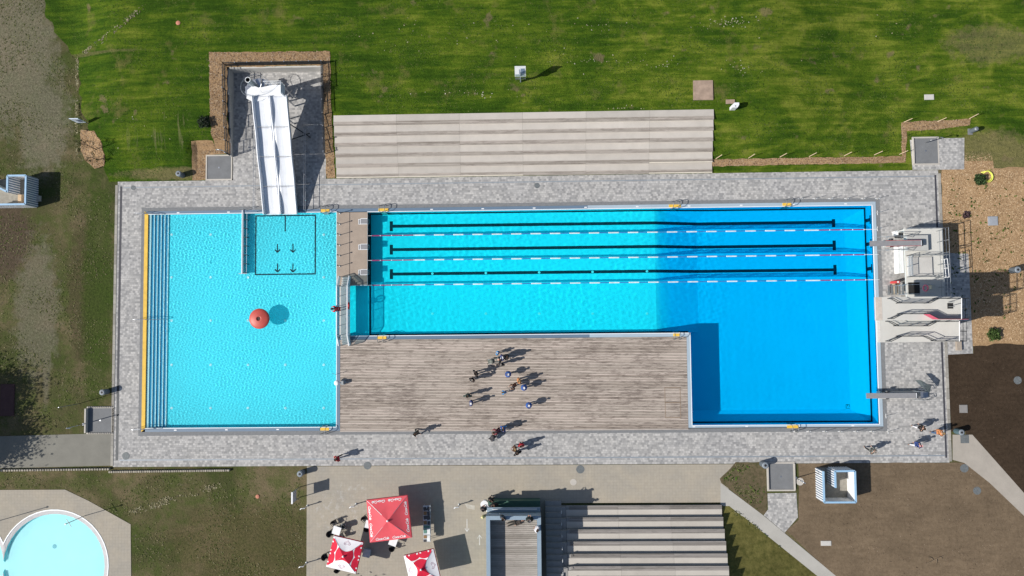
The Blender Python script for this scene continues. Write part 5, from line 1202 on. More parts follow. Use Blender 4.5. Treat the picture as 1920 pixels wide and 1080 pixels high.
def bare_tree(px, py, h, lab, seed):
    q = PT(px, py); r = random.Random(seed); t = thing('young_tree', lab, 'young tree', tuple(q)); bark = plain('bark_dark', (.06, .045, .03), .9)
    MB().tube([(q.x, q.y, q.z - .1), (q.x + .03, q.y, q.z + h * .5), (q.x, q.y + .03, q.z + h)], [.045, .03, .012], 6).build('trunk', bark, t)
    mb = MB(); ends = []
    def grow(p, d, L, rr, k):
        e = p + d * L; mb.tube([p, (p + e) / 2 + Vector((r.uniform(-.05, .05), r.uniform(-.05, .05), .02)), e], [rr, rr * .8, rr * .5], 4); ends.append(e)
        if k: 
            for _ in range(3): nd = (d + Vector((r.uniform(-.7, .7), r.uniform(-.7, .7), r.uniform(-.1, .6)))).normalized(); grow(e, nd, L * .62, rr * .55, k - 1)
    for i in range(8):
        a_ = r.uniform(0, 6.28); z = q.z + h * r.uniform(.3, .95); grow(Vector((q.x, q.y, z)), Vector((math.cos(a_), math.sin(a_), .7)).normalized(), h * .22, .018, 2)
    mb.build('branches', bark, t)
    c = np.array([tuple(e) for e in ends for _ in range(3)]); n = len(c); c = c + rng.normal(size=(n, 3)) * .06; a = rng.normal(size=(n, 3)); a /= np.linalg.norm(a, axis=1)[:, None]; b = np.cross(a, rng.normal(size=(n, 3))); b /= np.linalg.norm(b, axis=1)[:, None]
    s = .045; co = np.stack([c - a * s, c + b * s * .5, c + a * s, c - b * s * .5], 1).reshape(-1, 3) - np.array(tuple(q)); o = np_mesh('leaves', co, np.arange(n * 4).reshape(n, 4), mat_tuft('young_leaf', (.02, .03, .01), (.07, .08, .03))); o.parent = t
bare_tree(181, 280, 2.1, 'bare young tree in the middle of the mulch island', 4); bare_tree(184, 300, 1.3, 'smaller bare young tree at the lower end of the mulch island', 9)
# yellow hose
q = P(1850, 330); mb = MB(); mb.tube([(q.x - .55 + .0, q.y + .35, .05), (q.x - .1, q.y + .45, .05)] + [(q.x + .0 + .50 * math.cos(a), q.y - .08 + .55 * math.sin(a), .10 + .012 * i) for i, a in enumerate([1.6 - k * .35 for k in range(14)])], .055, 6)
mb.tube([(q.x - .45, q.y + .2, .05), (q.x + .15, q.y + .55, .05), (q.x + .5, q.y + .62, .05)], .03, 6); mb.tube([(q.x + .05 + .36 * math.cos(a), q.y - .05 + .42 * math.sin(a), .12) for a in [1.2 - k * .35 for k in range(11)]], .045, 6)
tag(mb.build('garden_hose', plain('hose_yellow', (.70, .72, .12), .5), None, True), 'coiled yellow garden hose lying beside a shrub in the mulch', 'garden hose')

# ------------------------------------------------------------------ parasols
crims = plain('crimson_fabric', (.60, .004, .035), .8, 0, .06); coral = plain('coral_red_fabric', (.70, .085, .105), .8, 0, .05, 2); wfab = plain('white_fabric', (.82, .80, .82), .8, 0, .04, 2); plum = plain('plum_print', (.26, .03, .12), .8)
def parasol(corners, apex, zr, za, cloth, lab, pattern=None, text=None, val=None):
    cs = [P(*c, zr) for c in corners]; ap = P(*apex, za); cen = sum(cs, Vector()) / 4
    t = thing('parasol', lab, 'parasol', (cen.x, cen.y, 0)); ap = Vector((cen.x * .5 + ap.x * .5, cen.y * .5 + ap.y * .5, za))
    MB().tube([(cen.x, cen.y, 0), (cen.x, cen.y, za + .1)], .035, 8).build('pole', steel, t); MB().box(cen.x - .35, cen.x + .35, cen.y - .35, cen.y + .35, 0, .08).build('base_weight', darkc, t)
    MB().lathe(ap, [(.09, -.02), (.10, .06), (.04, .12)], 12).build('finial', white, t)
    nrm = []
    for i in range(4):
        A, B = cs[i], cs[(i + 1) % 4]; mb = MB(); n = 8; vs = []
        for r in range(n + 1):
            for k in range(n + 1):
                v = r / n; u = k / n; p = (A.lerp(B, u)).lerp(ap, v); p.z -= .10 * math.sin(PI * v) * (1 - .6 * abs(2 * u - 1)) ; vs.append(p)
        mb._a(vs, [(r * (n + 1) + k, r * (n + 1) + k + 1, (r + 1) * (n + 1) + k + 1, (r + 1) * (n + 1) + k) for r in range(n) for k in range(n)])
        pan = mb.build('canopy_panel', cloth, t, True)
        dn = Vector((0, 0, -.22)); out = ((A + B) / 2 - cen); out.z = 0; out = out.normalized() * .03
        MB().poly([A, B, B + dn + out, A + dn + out]).build('valance', val or cloth, t)
        MB().bar(A + Vector((0, 0, -.02)), ap + Vector((0, 0, -.06)), .03).build('rib', steel, t)
        ex = (B - A); L = ex.length; mid = (A + B) / 2; ey = ap - mid
        def pt(u, v, d=.012):     # u along the rim, v towards the apex
            p = mid + ex * (u - .5) + ey * v; wv = max(0, 1 - v); uu = ((u - .5) / wv if wv > .01 else 0)
            p.z -= .10 * math.sin(PI * v) * (1 - .6 * min(1, abs(2 * uu))); p.z += d + .004; return p
        def band(f, m, nm, d): # f gives (inner,outer) point pairs
            mb = MB(); vs = []; 
            for (a, b) in f: vs += [pt(*a, d), pt(*b, d)]
            k = len(vs) // 2; mb._a(vs, [(2 * j, 2 * j + 1, 2 * j + 3, 2 * j + 2) for j in range(k - 1)]); return mb.build(nm, m, pan)
        if pattern:
            prs = []
            for j in range(17):
                s_ = j / 16; u = .27 + .46 * s_; v0 = min(.54 + (.18 if pattern[i] == 'heart' else -.14) * math.sin(PI * s_), 1 - 2 * abs(u - .5) - .004); top = 1 - 2 * abs(u - .5)
                prs.append(((u, v0), (u, max(v0, top - .004))))
            band(prs, crims, 'crimson_centre', .012)
            if pattern[i] == 'heart':
                for sc_, wd in ((.105, .010), (.060, .009)):
                    ring_ = []
                    for j in range(33):
                        a_ = 2 * PI * j / 32; x = 16 * math.sin(a_) ** 3 / 17; y = (13 * math.cos(a_) - 5 * math.cos(2 * a_) - 2 * math.cos(3 * a_) - math.cos(4 * a_)) / 17
                        ring_.append(((.5 + x * sc_, .24 + y * sc_ * 1.5), (.5 + x * (sc_ + wd), .24 + y * (sc_ + wd) * 1.5)))
                    band(ring_[:28] if sc_ > .1 else ring_[4:], plum, 'heart_emblem', .014)
            else:
                for rr_, m_, d_ in ((.262, crims, .012), (.175, wfab, .016), (.125, crims, .020)):
                    for cu in (.31, .69):
                        prs = []
                        for j in range(21):
                            a_ = PI * j / 20; u = cu + rr_ * math.cos(a_) * .92; u = min(max(u, .02), .98); v = min(rr_ * 1.6 * math.sin(a_) ** .8, 1 - 2 * abs(u - .5) - .03 if abs(u - .5) > .3 else .62, .60)
                            prs.append(((u, .004), (u, max(.005, v))))
                        band(prs, m_, 'scallop_print', d_)
        if text:
            for u0 in (.30, .70):
                fc = bpy.data.curves.new('brand_lettering', 'FONT'); fc.body = text; fc.size = .36; fc.align_x = 'CENTER'; fc.shear = .35; fc.space_character = .82; fc.offset = .006; fc.resolution_u = 2
                fo = bpy.data.objects.new('tmp', fc); COL.objects.link(fo); dg = bpy.context.evaluated_depsgraph_get(); me = bpy.data.meshes.new_from_object(fo.evaluated_get(dg)); COL.objects.unlink(fo)
                for v in me.vertices:
                    u = u0 + v.co.x / L; vv = .07 + v.co.y / ey.length; p = pt(u, vv, .02) - wloc(t); v.co = p
                me.materials.clear(); me.materials.append(white); o = bpy.data.objects.new('brand_lettering', me); COL.objects.link(o); o.parent = pan
    return t
parasol(((693.7, 1017.4), (772, 1008), (763.5, 929), (687, 938)), (726.7, 976.7), 2.35, 3.05, coral, 'large coral red square parasol with white lettering on every side', None, 'Coca-Cola')
parasol(((611.4, 1062.5), (667, 1075.8), (680.9, 1017.4), (626.1, 1004.8)), (643, 1043.3), 2.25, 2.8, wfab, 'crimson and white patterned parasol left of the grey box', ('heart', 'scallop', 'heart', 'scallop'), None, crims)
parasol(((770, 1098.5), (826, 1086), (812.6, 1029.6), (757, 1042.2)), (788.9, 1068.6), 2.25, 2.8, wfab, 'crimson and white patterned parasol cut by the bottom edge of the photo', ('scallop', 'heart', 'scallop', 'heart'), None, crims)

# ------------------------------------------------------------------ cafe furniture
def chair():
    t = thing('wicker_chair', '', 'chair', (0, 0, 0), 0, 'black wicker chairs on the plaza')
    MB().prism([(-.24, -.25), (.24, -.25), (.24, .25), (-.24, .25)], .40, .46).build('seat', black, t)
    arc = [(-.27 * math.cos(a) - .0, .27 * math.sin(a)) for a in [-1.35 + i * .3 for i in range(10)]]
    mb = MB(); vs = [(x * z_, y * z_, z) for z, z_ in ((.44, .95), (.84, 1.12)) for x, y in arc] + [(x * z_ * .9, y * z_ * .9, z) for z, z_ in ((.44, .95), (.84, 1.12)) for x, y in arc]
    k = len(arc); mb._a(vs, [(i, i + 1, k + i + 1, k + i) for i in range(k - 1)] + [(2 * k + i, 3 * k + i, 3 * k + i + 1, 2 * k + i + 1) for i in range(k - 1)] + [(k + i, k + i + 1, 3 * k + i + 1, 3 * k + i) for i in range(k - 1)]); mb.build('backrest', black, t)
    for s in (-1, 1): MB().tube([(-.1, s * .27, .66), (.22, s * .27, .64), (.22, s * .24, .0)], .02).build('armrest', black, t)
    for x, y in ((.2, .2), (.2, -.2), (-.2, .2), (-.2, -.2)): MB().tube([(x, y, 0), (x, y, .41)], .018).build('leg', black, t)
    return t
def table():
    t = thing('cafe_table', '', 'table', (0, 0, 0), 0, 'white cafe tables')
    MB().box(-.38, .38, -.38, .38, .71, .74).build('table_top', white, t); MB().tube([(0, 0, .02), (0, 0, .71)], .035, 8).build('leg', darkmet, t); MB().box(-.24, .24, -.24, .24, 0, .03).build('foot', darkmet, t); return t
c0 = chair(); first = True
for (px, py, rot, lab) in ((626, 981, -60, 'black chair above the left white table'), (618, 1001, 25, 'black chair at the left side of the left white table'), (642.5, 988.5, 200, 'black chair right of the left white table beside the tray'), (639, 1006, 120, 'black chair half under the crimson and white parasol'),
    (608.5, 1044.5, 20, 'black chair left of the crimson and white parasol'), (683, 973, -50, 'black chair at the upper left edge of the coral parasol'), (688, 991, 60, 'black chair at the left edge of the coral parasol'), (735, 1028, 70, 'black chair below the white table at the bottom of the coral parasol'), (632, 1068, 90, 'black chair peeping out below the crimson and white parasol')):
    q = P(px, py, .6)
    if first: c = c0; first = False; c['label'] = lab; c.location = (q.x, q.y, 0); c.rotation_euler = (0, 0, math.radians(rot))
    else: dup(c0, (q.x, q.y, 0), math.radians(rot), lab)
t0 = table(); first = True
for (px, py, rot, lab) in ((631, 995, -17, 'white square table among the black chairs left on the plaza'), (737, 1016, -20, 'white square table half under the bottom edge of the coral parasol'), (692, 984, -15, 'white square table at the left edge of the coral parasol')):
    q = P(px, py, .74)
    if first: t0['label'] = lab; t0.location = (q.x, q.y, 0); t0.rotation_euler = (0, 0, math.radians(rot)); first = False
    else: dup(t0, (q.x, q.y, 0), math.radians(rot), lab)
q = P(642.5, 988.5, .8); t = thing('serving_tray', 'dark tray with pale rim lying on the chair right of the left table', 'tray', (q.x, q.y, .47)); MB().box(q.x - .2, q.x + .2, q.y - .2, q.y + .2, .465, .49).build('tray_base', darkmet, t)
for a_ in range(4): MB().bar((q.x + .21 * (1, 1, -1, -1)[a_], q.y + .21 * (-1, 1, 1, -1)[a_], .49), (q.x + .21 * (1, -1, -1, 1)[a_], q.y + .21 * (1, 1, -1, -1)[a_], .49), .03).build('tray_rim', white, t)
q = P(687, 1038, .5); t = thing('parasol_box', 'grey square box beside the crimson and white parasol', 'box', (q.x, q.y, 0), math.radians(-12)); MB().box(q.x - .34, q.x + .34, q.y - .36, q.y + .36, 0, .42).build('body', kiosk_blue, t); MB().box(q.x - .36, q.x + .36, q.y - .38, q.y + .38, .42, .46).build('lid', plain('lid_pale_grey', (.42, .44, .49), .5), t)
# buffet counter with trays
a, b = P(793.5, 1016, .95), P(807, 948, .95); t = thing('serving_counter', 'long narrow serving counter covered with dark and brown trays', 'counter', ((a.x + b.x) / 2, (a.y + b.y) / 2, 0))
MB().box(a.x, b.x, a.y, b.y, .88, .94).build('counter_top', plain('counter_steel', (.60, .63, .64), .3, .3), t)
for x in (a.x + .05, b.x - .05):
    for y in np.linspace(a.y + .06, b.y - .06, 5): MB().tube([(x, y, 0), (x, y, .88)], .022).build('leg', steel, t)
MB().box(b.x - .10, b.x - .06, a.y + 0.5, b.y, .25, .9).build('side_panel', plain('counter_side', (.42, .45, .46), .6), t)
tm = [plain('tray_dark', (.05, .05, .055), .5), plain('tray_brown', (.26, .15, .06), .6), plain('tray_green', (.10, .22, .18), .5), plain('tray_white', (.72, .74, .74), .4)]
Lc = b.y - a.y
for (u0, u1, v0, v1, k, r) in ((.05, .45, .86, .96, 0, 8), (.5, .92, .86, .97, 0, -22), (.05, .5, .74, .84, 1, 0), (.55, .95, .74, .84, 0, 6), (.08, .48, .62, .72, 0, 10), (.5, .95, .61, .73, 0, 14), (.06, .52, .48, .58, 1, 3), (.6, .95, .47, .57, 0, 0), (.06, .9, .38, .45, 2, 0), (.08, .5, .24, .36, 2, 0), (.55, .95, .22, .36, 3, 0), (.06, .5, .10, .18, 1, 0), (.55, .95, .02, .18, 3, 0), (.05, .4, .0, .06, 0, 0)):
    x0, x1, y0, y1 = a.x + u0 * (b.x - a.x), a.x + u1 * (b.x - a.x), a.y + v0 * Lc, a.y + v1 * Lc; cx_, cy_ = (x0 + x1) / 2, (y0 + y1) / 2
    tr = MB().box(x0 - cx_, x1 - cx_, y0 - cy_, y1 - cy_, 0, .05).mesh('tray', tm[k]); piece('tray', tr, (cx_, cy_, .945), t, (0, 0, math.radians(r)))
# painted arrows and a pale patch on the plaza
for (px, ya, yb_, sg, lab) in ((875.7, 973, 997, -1, 'thin white arrow pointing down painted on the plaza'), (899.3, 1003, 1022, 1, 'thin white arrow pointing up painted beside the kiosk wall')):
    a, b = P(px, yb_), P(px, ya); t = thing('ground_arrow', lab, 'arrow marking', (a.x, (a.y + b.y) / 2, .004)); chalk = plain('chalk_white', (.62, .62, .60), .8)
    MB().box(a.x - .03, a.x + .03, a.y, b.y, .002, .006).build('shaft', chalk, t); tip = a if sg < 0 else b
    for s in (-1, 1): MB().bar((tip.x, tip.y, .006), (tip.x + s * .2, tip.y - sg * .32, .006), .05, .006).build('barb', chalk, t)
sheet('pale_patch', g0((871, 944), (890, 948), (890, 956), (876, 953)), plain('patch_beige', (.46, .43, .37), .9), .006)
# things at the kiosk
q = P(908, 946, 1.1); t = thing('bistro_table', 'round white standing table beside the kiosk corner', 'table', (q.x, q.y, 0)); MB().lathe((q.x, q.y, 0), [(.22, 0), (.22, .03), (.04, .05), (.04, 1.05)], 14).build('leg', steel, t); MB().lathe((q.x, q.y, 1.06), [(.36, 0), (.37, .03)], 22).build('table_top', white, t)
q = P(916.5, 953.5, 1.1); t = thing('folded_cover', 'white sheet lying on the left end of the kiosk counter', 'sheet', (q.x, q.y, 1.07)); MB().prism([(q.x - .25, q.y - .3), (q.x + .2, q.y - .3), (q.x + .5, q.y - .05), (q.x + .2, q.y + .25), (q.x - .25, q.y + .25)], 1.07, 1.12).build('cloth', white, t); MB().box(q.x - .2, q.x + .1, q.y - .2, q.y + .1, 1.12, 1.15).build('fold', wfab, t)
q = P(905, 970, .4); t = thing('hydrant', 'small pale yellow hydrant beside the west wall of the kiosk', 'hydrant', (q.x, q.y, 0)); MB().lathe((q.x, q.y, 0), [(.12, 0), (.13, .5), (.05, .6)], 10).build('body', plain('pale_yellow', (.62, .58, .30), .6), t); MB().bar((q.x - .2, q.y, .35), (q.x + .2, q.y, .35), .10).build('outlet', plain('pale_yellow', (.62, .58, .30)), t)
q = P(965, 946, .7); t = thing('menu_stand', 'red and white stand in the shadow before the kiosk counter', 'stand', (q.x, q.y, 0)); MB().box(q.x - .55, q.x + .15, q.y - .12, q.y + .14, .0, .72).build('board', redp, t); MB().box(q.x + .18, q.x + .42, q.y - .12, q.y + .12, .0, .7).build('board', redp, t); MB().box(q.x - .15, q.x + .02, q.y - .08, q.y + .1, .72, .735).build('label_plate', white, t)

# ------------------------------------------------------------------ people
def skin_mesh(name, pts, edges, rad, m, sub=1):
    me = bpy.data.meshes.new(name); me.from_pydata(pts, edges, []); o = bpy.data.objects.new(name, me); COL.objects.link(o)
    sm = o.modifiers.new('s', 'SKIN'); sm.use_smooth_shade = True; sv = me.skin_vertices[0].data
    for i, r in enumerate(rad): sv[i].radius = (r, r)
    sv[0].use_root = True
    if sub: ss = o.modifiers.new('u', 'SUBSURF'); ss.levels = sub
    dg = bpy.context.evaluated_depsgraph_get(); dg.update(); out = bpy.data.meshes.new_from_object(o.evaluated_get(dg)); bpy.data.objects.remove(o); out.name = name
    out.materials.clear(); out.materials.append(m); out.polygons.foreach_set('use_smooth', [True] * len(out.polygons)); return out
skinm = plain('skin', (.45, .27, .19), .6, 0, .06, 10)
def pose_joints(k):
    J = dict(pel=(0, 0, .95), bel=(0, 0, 1.08), che=(0, 0, 1.30), nb=(-.01, 0, 1.46), nk=(.005, 0, 1.53), h1=(.02, 0, 1.61), h2=(.02, 0, 1.68), h3=(.005, 0, 1.75), nose=(.115, 0, 1.655))
    J.update(kL=(.03, .11, .50), aL=(0, .12, .09), tL=(.16, .14, .04), kR=(.03, -.11, .50), aR=(0, -.12, .09), tR=(.16, -.14, .04), hiL=(0, .09, .90), hiR=(0, -.09, .90),
             sL=(0, .19, 1.40), eL=(-.03, .25, 1.12), wL=(.05, .25, .88), sR=(0, -.19, 1.40), eR=(-.03, -.25, 1.12), wR=(.05, -.25, .88))
    if k == 'walk': J.update(kL=(.17, .10, .52), aL=(.26, .10, .12), tL=(.42, .11, .10), kR=(-.08, -.10, .50), aR=(-.36, -.11, .16), tR=(-.24, -.12, .05), eL=(-.14, .25, 1.14), wL=(-.16, .26, .90), eR=(.08, -.25, 1.14), wR=(.26, -.24, .98))
    if k == 'hold': J.update(eL=(.02, .27, 1.13), wL=(.26, .12, 1.20), eR=(.02, -.27, 1.13), wR=(.26, -.10, 1.22))
    if k == 'akimbo': J.update(eL=(-.06, .42, 1.18), wL=(.04, .22, 1.02), eR=(-.06, -.42, 1.18), wR=(.04, -.22, 1.02))
    if k == 'lean':
        for n_ in ('che', 'nb', 'nk', 'h1', 'h2', 'h3', 'nose', 'sL', 'sR', 'eL', 'eR', 'wL', 'wR'):
            x, y, z = J[n_]; d = z - 1.05; J[n_] = (x + d * .75, y, 1.05 + d * .66)
        J.update(wL=(.55, .2, 1.05), wR=(.55, -.2, 1.05), eL=(.33, .26, 1.08), eR=(.33, -.26, 1.08))
    if k == 'sit':
        J.update(kL=(.44, .12, .50), aL=(.46, .12, .09), tL=(.62, .13, .04), kR=(.44, -.12, .50), aR=(.46, -.12, .09), tR=(.62, -.13, .04), wL=(.36, .18, .64), wR=(.36, -.18, .64), eL=(.02, .27, .72), eR=(.02, -.27, .72))
        for n_ in ('pel', 'bel', 'che', 'nb', 'nk', 'h1', 'h2', 'h3', 'nose', 'sL', 'sR', 'hiL', 'hiR'): x, y, z = J[n_]; J[n_] = (x, y, z - .42)
    if k == 'lie':
        for n_ in list(J): x, y, z = J[n_]; J[n_] = (z - .9, y * 1.1, .14 + x * .35)
    return J
def make_person_meshes(k):
    J = pose_joints(k); names = list(J); idx = {n_: i for i, n_ in enumerate(names)}; pts = [J[n_] for n_ in names]
    R = dict(pel=.13, bel=.115, che=.13, nb=.085, nk=.055, h1=.078, h2=.10, h3=.072, nose=.014, hiL=.095, hiR=.095, kL=.058, kR=.058, aL=.040, aR=.040, tL=.032, tR=.032, sL=.062, sR=.062, eL=.042, eR=.042, wL=.028, wR=.028)
    E_ = [('pel', 'bel'), ('bel', 'che'), ('che', 'nb'), ('nb', 'nk'), ('nk', 'h1'), ('h1', 'h2'), ('h2', 'h3'), ('h2', 'nose'), ('nb', 'sL'), ('nb', 'sR'), ('sL', 'eL'), ('eL', 'wL'), ('sR', 'eR'), ('eR', 'wR'), ('pel', 'hiL'), ('pel', 'hiR'), ('hiL', 'kL'), ('kL', 'aL'), ('aL', 'tL'), ('hiR', 'kR'), ('kR', 'aR'), ('aR', 'tR')]
    rad = [R[n_] for n_ in names]; ed = [(idx[a], idx[b]) for a, b in E_]
    for s, wn, en in ((1, 'wL', 'eL'), (-1, 'wR', 'eR')):
        w_, e_ = Vector(J[wn]), Vector(J[en]); d = (w_ - e_).normalized(); sd_ = Vector((0, 0, 1)).cross(d); sd_ = sd_.normalized() if sd_.length > .2 else Vector((1, 0, 0)); pl_ = w_ + d * .05
        pts.append(tuple(pl_)); rad.append(.030); pi_ = len(pts) - 1; ed.append((idx[wn], pi_)); dn_ = d.cross(sd_)
        for f, (o_, L) in enumerate(((-.030, .055), (-.010, .068), (.010, .064), (.030, .050))):
            b0 = pl_ + sd_ * o_ + d * .04; b1 = b0 + d * L * .55; b2 = b1 + d * L * .4 + dn_ * .015
            for p_, r_ in ((b0, .010), (b1, .009), (b2, .007)): pts.append(tuple(p_)); rad.append(r_)
            n_ = len(pts); ed += [(pi_, n_ - 3), (n_ - 3, n_ - 2), (n_ - 2, n_ - 1)]
        th_ = pl_ - sd_ * .045 * 1 + d * .01; t2 = th_ + (d - sd_ * .4) * .04
        for p_, r_ in ((th_, .012), (t2, .009)): pts.append(tuple(p_)); rad.append(r_)
        n_ = len(pts); ed += [(pi_, n_ - 2), (n_ - 2, n_ - 1)]
    body = skin_mesh('body', pts, ed, rad, skinm, 1)
    def sub(nm, ns, es, rr):
        return skin_mesh(nm, [J[n_] if isinstance(n_, str) else n_ for n_ in ns], es, rr, skinm, 1)
    jac = sub('jacket', ['bel', 'pel', 'che', 'nb', 'sL', 'eL', 'wL', 'sR', 'eR', 'wR'], [(0, 1), (0, 2), (2, 3), (3, 4), (4, 5), (5, 6), (3, 7), (7, 8), (8, 9)], [.185, .18, .21, .115, .115, .085, .060, .115, .085, .060])
    tro = sub('trousers', ['pel', 'hiL', 'kL', 'aL', 'hiR', 'kR', 'aR'], [(0, 1), (1, 2), (2, 3), (0, 4), (4, 5), (5, 6)], [.145, .115, .082, .066, .115, .082, .066])
    h3, h2 = Vector(J['h3']), Vector(J['h2']); up = (h3 - Vector(J['h1'])).normalized(); bk_ = (h2 - Vector(J['nose'])).normalized()
    hair = sub('hair', [tuple(h2 + bk_ * .03 + up * .02), tuple(h3 + bk_ * .01), tuple(h2 + bk_ * .055 - up * .05)], [(0, 1), (0, 2)], [.104, .082, .075])
    cap = sub('cap', [tuple(h2 + up * .03), tuple(h3 + up * .012), tuple(h2 - bk_ * .13 + up * .045)], [(0, 1), (0, 2)], [.112, .085, .035])
    shoes = []
    for a_, t_ in (('aL', 'tL'), ('aR', 'tR')):
        A_, T_ = Vector(J[a_]), Vector(J[t_]); shoes.append(sub('shoe', [tuple(A_ + (T_ - A_) * .0 - Vector((0, 0, .03))), tuple(T_)], [(0, 1)], [.052, .042]))
    return body, jac, tro, hair, cap, shoes
PM = {}
def person(px, py, rot, pose, jc, tc, hc, lab, sc_=1.0, z=0.0, grp=None, cap=False, hz=1.68, skirt=None):
    if pose not in PM: PM[pose] = make_person_meshes(pose)
    body, jac, tro, hair, capm, shoes = PM[pose]; q = P(px, py, z + hz * sc_ if pose not in ('lie',) else z + .2)
    t = thing('person', lab, 'person', (0, 0, 0), 0, grp)
    def put(me, nm, c):
        o = bpy.data.objects.new(nm, me); COL.objects.link(o); o.parent = t
        if c is not None:
            o.material_slots[0].link = 'OBJECT'; o.material_slots[0].material = c if not isinstance(c, tuple) else plain('cloth_%02d_%02d_%02d' % tuple(int(v * 99) for v in c), c, .85, 0, .12, 6)
        return o
    put(body, 'body', None); put(jac, 'jacket', jc); put(tro, 'trousers', tc)
    put(capm if cap else hair, 'cap' if cap else 'hair', hc)
    for s_ in shoes: put(s_, 'shoe', (.04, .04, .045) if tc[0] > .03 else (.25, .25, .26))
    if skirt: jm = MB().lathe((0, 0, 0), [(.20, 1.42), (.33, 1.28), (.34, .98), (.25, .96), (.16, 1.42)], 20); o = jm.build('cape', plain('cloth_%02d_%02d_%02d' % tuple(int(v * 99) for v in skirt), skirt, .85, 0, .12, 6), t, True)
    t.location = (q.x, q.y, z); t.rotation_euler = (0, 0, math.radians(rot)); t.scale = (sc_,) * 3; return t
navy, blk, blu, lb, red_, grey, brn, ora, wht, jean = (.02, .045, .17), (.012, .012, .014), (.025, .09, .32), (.05, .30, .62), (.42, .015, .03), (.13, .14, .13), (.10, .05, .03), (.50, .20, .07), (.62, .62, .65), (.05, .10, .20)
hb, hg, hbl, hw = (.05, .03, .02), (.30, .27, .24), (.30, .20, .09), (.65, .66, .70)
dz = .045; G1 = 'visitors on the wooden deck'
person(932, 662, -20, 'hold', lb, blk, hw, 'child in light blue at the top of the group on the wooden deck', .72, dz, G1)
person(941, 671, 200, 'stand', navy, blk, hw, 'person in navy jacket with white cap in the middle of the upper deck group', 1, dz, G1, True)
person(950, 670, 180, 'hold', blk, blk, hb, 'dark haired person in black at the right of the upper deck group', 1, dz, G1)
person(938, 684, 90, 'akimbo', blk, blk, hg, 'person in black seen from above, lowest of the upper deck group', 1, dz, G1)
person(929.5, 675.5, 10, 'lean', grey, blk, hb, 'person in grey bending over the stroller on the wooden deck', .95, dz, G1)
person(891.5, 701, 30, 'akimbo', blk, jean, hb, 'person in black jacket, upper one of the pair on the left of the deck', 1, dz, G1)
person(884, 713, 60, 'stand', blk, blk, hg, 'person in black, lower one of the pair on the left of the deck', .98, dz, G1)
person(952.5, 702.5, -90, 'stand', navy, blk, hw, 'person in wide blue cape with white hat alone near the deck middle', .9, dz, G1, True, skirt=blu)
person(973, 715, 200, 'stand', ora, blk, hbl, 'person with copper hair and orange brown coat on the wooden deck', 1, dz, G1)
person(965, 723, 210, 'lean', brn, brn, hg, 'person in brown bending beside the orange coat on the wooden deck', .9, dz, G1)
person(982.5, 727.5, 10, 'stand', navy, blk, hw, 'person in round blue cape below the orange coat', .92, dz, G1, True, skirt=blu)
person(947, 736.5, 180, 'lean', lb, navy, hbl, 'child in light blue crawling forward on the wooden deck', .62, dz, G1)
person(876, 743, 90, 'akimbo', (.05, .075, .065), (.06, .07, .06), hb, 'person in dark green with arms out at the lower left of the deck', 1, dz, G1)
person(882.5, 757, 0, 'stand', navy, blk, hw, 'person in navy with white cap at the lower left of the deck', .95, dz, G1, True)
person(991.5, 761, -10, 'stand', navy, blk, hw, 'person in round blue cape at the lower right of the deck group', .9, dz, G1, True, skirt=blu)
G2 = 'visitors on the paved deck'
person(779, 814, -60, 'walk', (.02, .03, .028), (.025, .035, .03), hb, 'person in dark clothes walking alone on the south paving', 1, 0, G2)
person(934, 809, 200, 'lean', (.14, .02, .03), blk, hb, 'person in dark red pushing a stroller on the south paving', 1, 0, G2)
person(943, 806, 190, 'walk', blu, lb, hb, 'person in blue beside the stroller on the south paving', 1, 0, G2)
person(977, 837, 100, 'stand', red_, red_, hb, 'person in bright red on the south paving', 1, 0, G2)
person(965, 843, 180, 'hold', brn, blk, hbl, 'person in brown with pale scarf facing the red one', 1, 0, G2)
person(970, 851, 120, 'akimbo', blk, blk, hb, 'person in black at the bottom of the group of three on the south paving', 1, 0, G2)
person(629, 862, 200, 'walk', red_, blk, hb, 'person in red jacket walking alone towards the plaza', 1, 0, G2)
person(1733, 804, 150, 'walk', blk, wht, hb, 'person in black and white walking near the diving bay corner', 1, 0, G2)
person(1768.5, 813, 180, 'walk', ora, jean, hbl, 'person in orange jacket and jeans at the east edge of the deck', 1, 0, G2)
person(1727, 836, 185, 'walk', navy, wht, (.5, .25, .25), 'person in navy with pink cap and white shoes', 1, 0, G2, True)
person(1641, 847, 130, 'walk', grey, blk, hg, 'person in grey with a dark bag on the south east paving', 1, 0, G2)
G3 = 'people at the kiosk'
person(925.5, 949, 100, 'akimbo', blk, blk, brn, 'person in black at the kiosk counter end', 1.05, 0, G3)
person(920, 940, 60, 'stand', blk, blk, hb, 'person in black standing just north of the kiosk counter', .98, 0, G3)
person(906, 957, 80, 'hold', (.03, .03, .035), blk, (.02, .02, .02), 'person in dark grey below the round white table at the kiosk', 1, 0, G3)
person(943, 974, 60, 'stand', (.03, .045, .06), blk, hb, 'person in slate jacket standing at the north parapet of the roof terrace', 1, 3.0, G3)
person(966, 980, 15, 'lie', (.05, .04, .035), (.04, .035, .03), brn, 'person lying on the roof terrace boards below the parapet', .95, 3.02, G3)
person(993, 977, 90, 'hold', (.015, .022, .03), (.02, .03, .04), (.16, .15, .16), 'person in dark blue coat at the parapet of the roof terrace', 1.1, 3.0, G3)
person(1007.5, 995, 150, 'hold', wht, blk, hb, 'person in white top with black bag at the east parapet of the terrace', 1, 3.0, G3)
person(632, 579, 180, 'lean', red_, (.35, .02, .03), blk, 'person in red leaning over the west railing of the footbridge', 1, .75, 'footbridge visitors', hz=1.40)
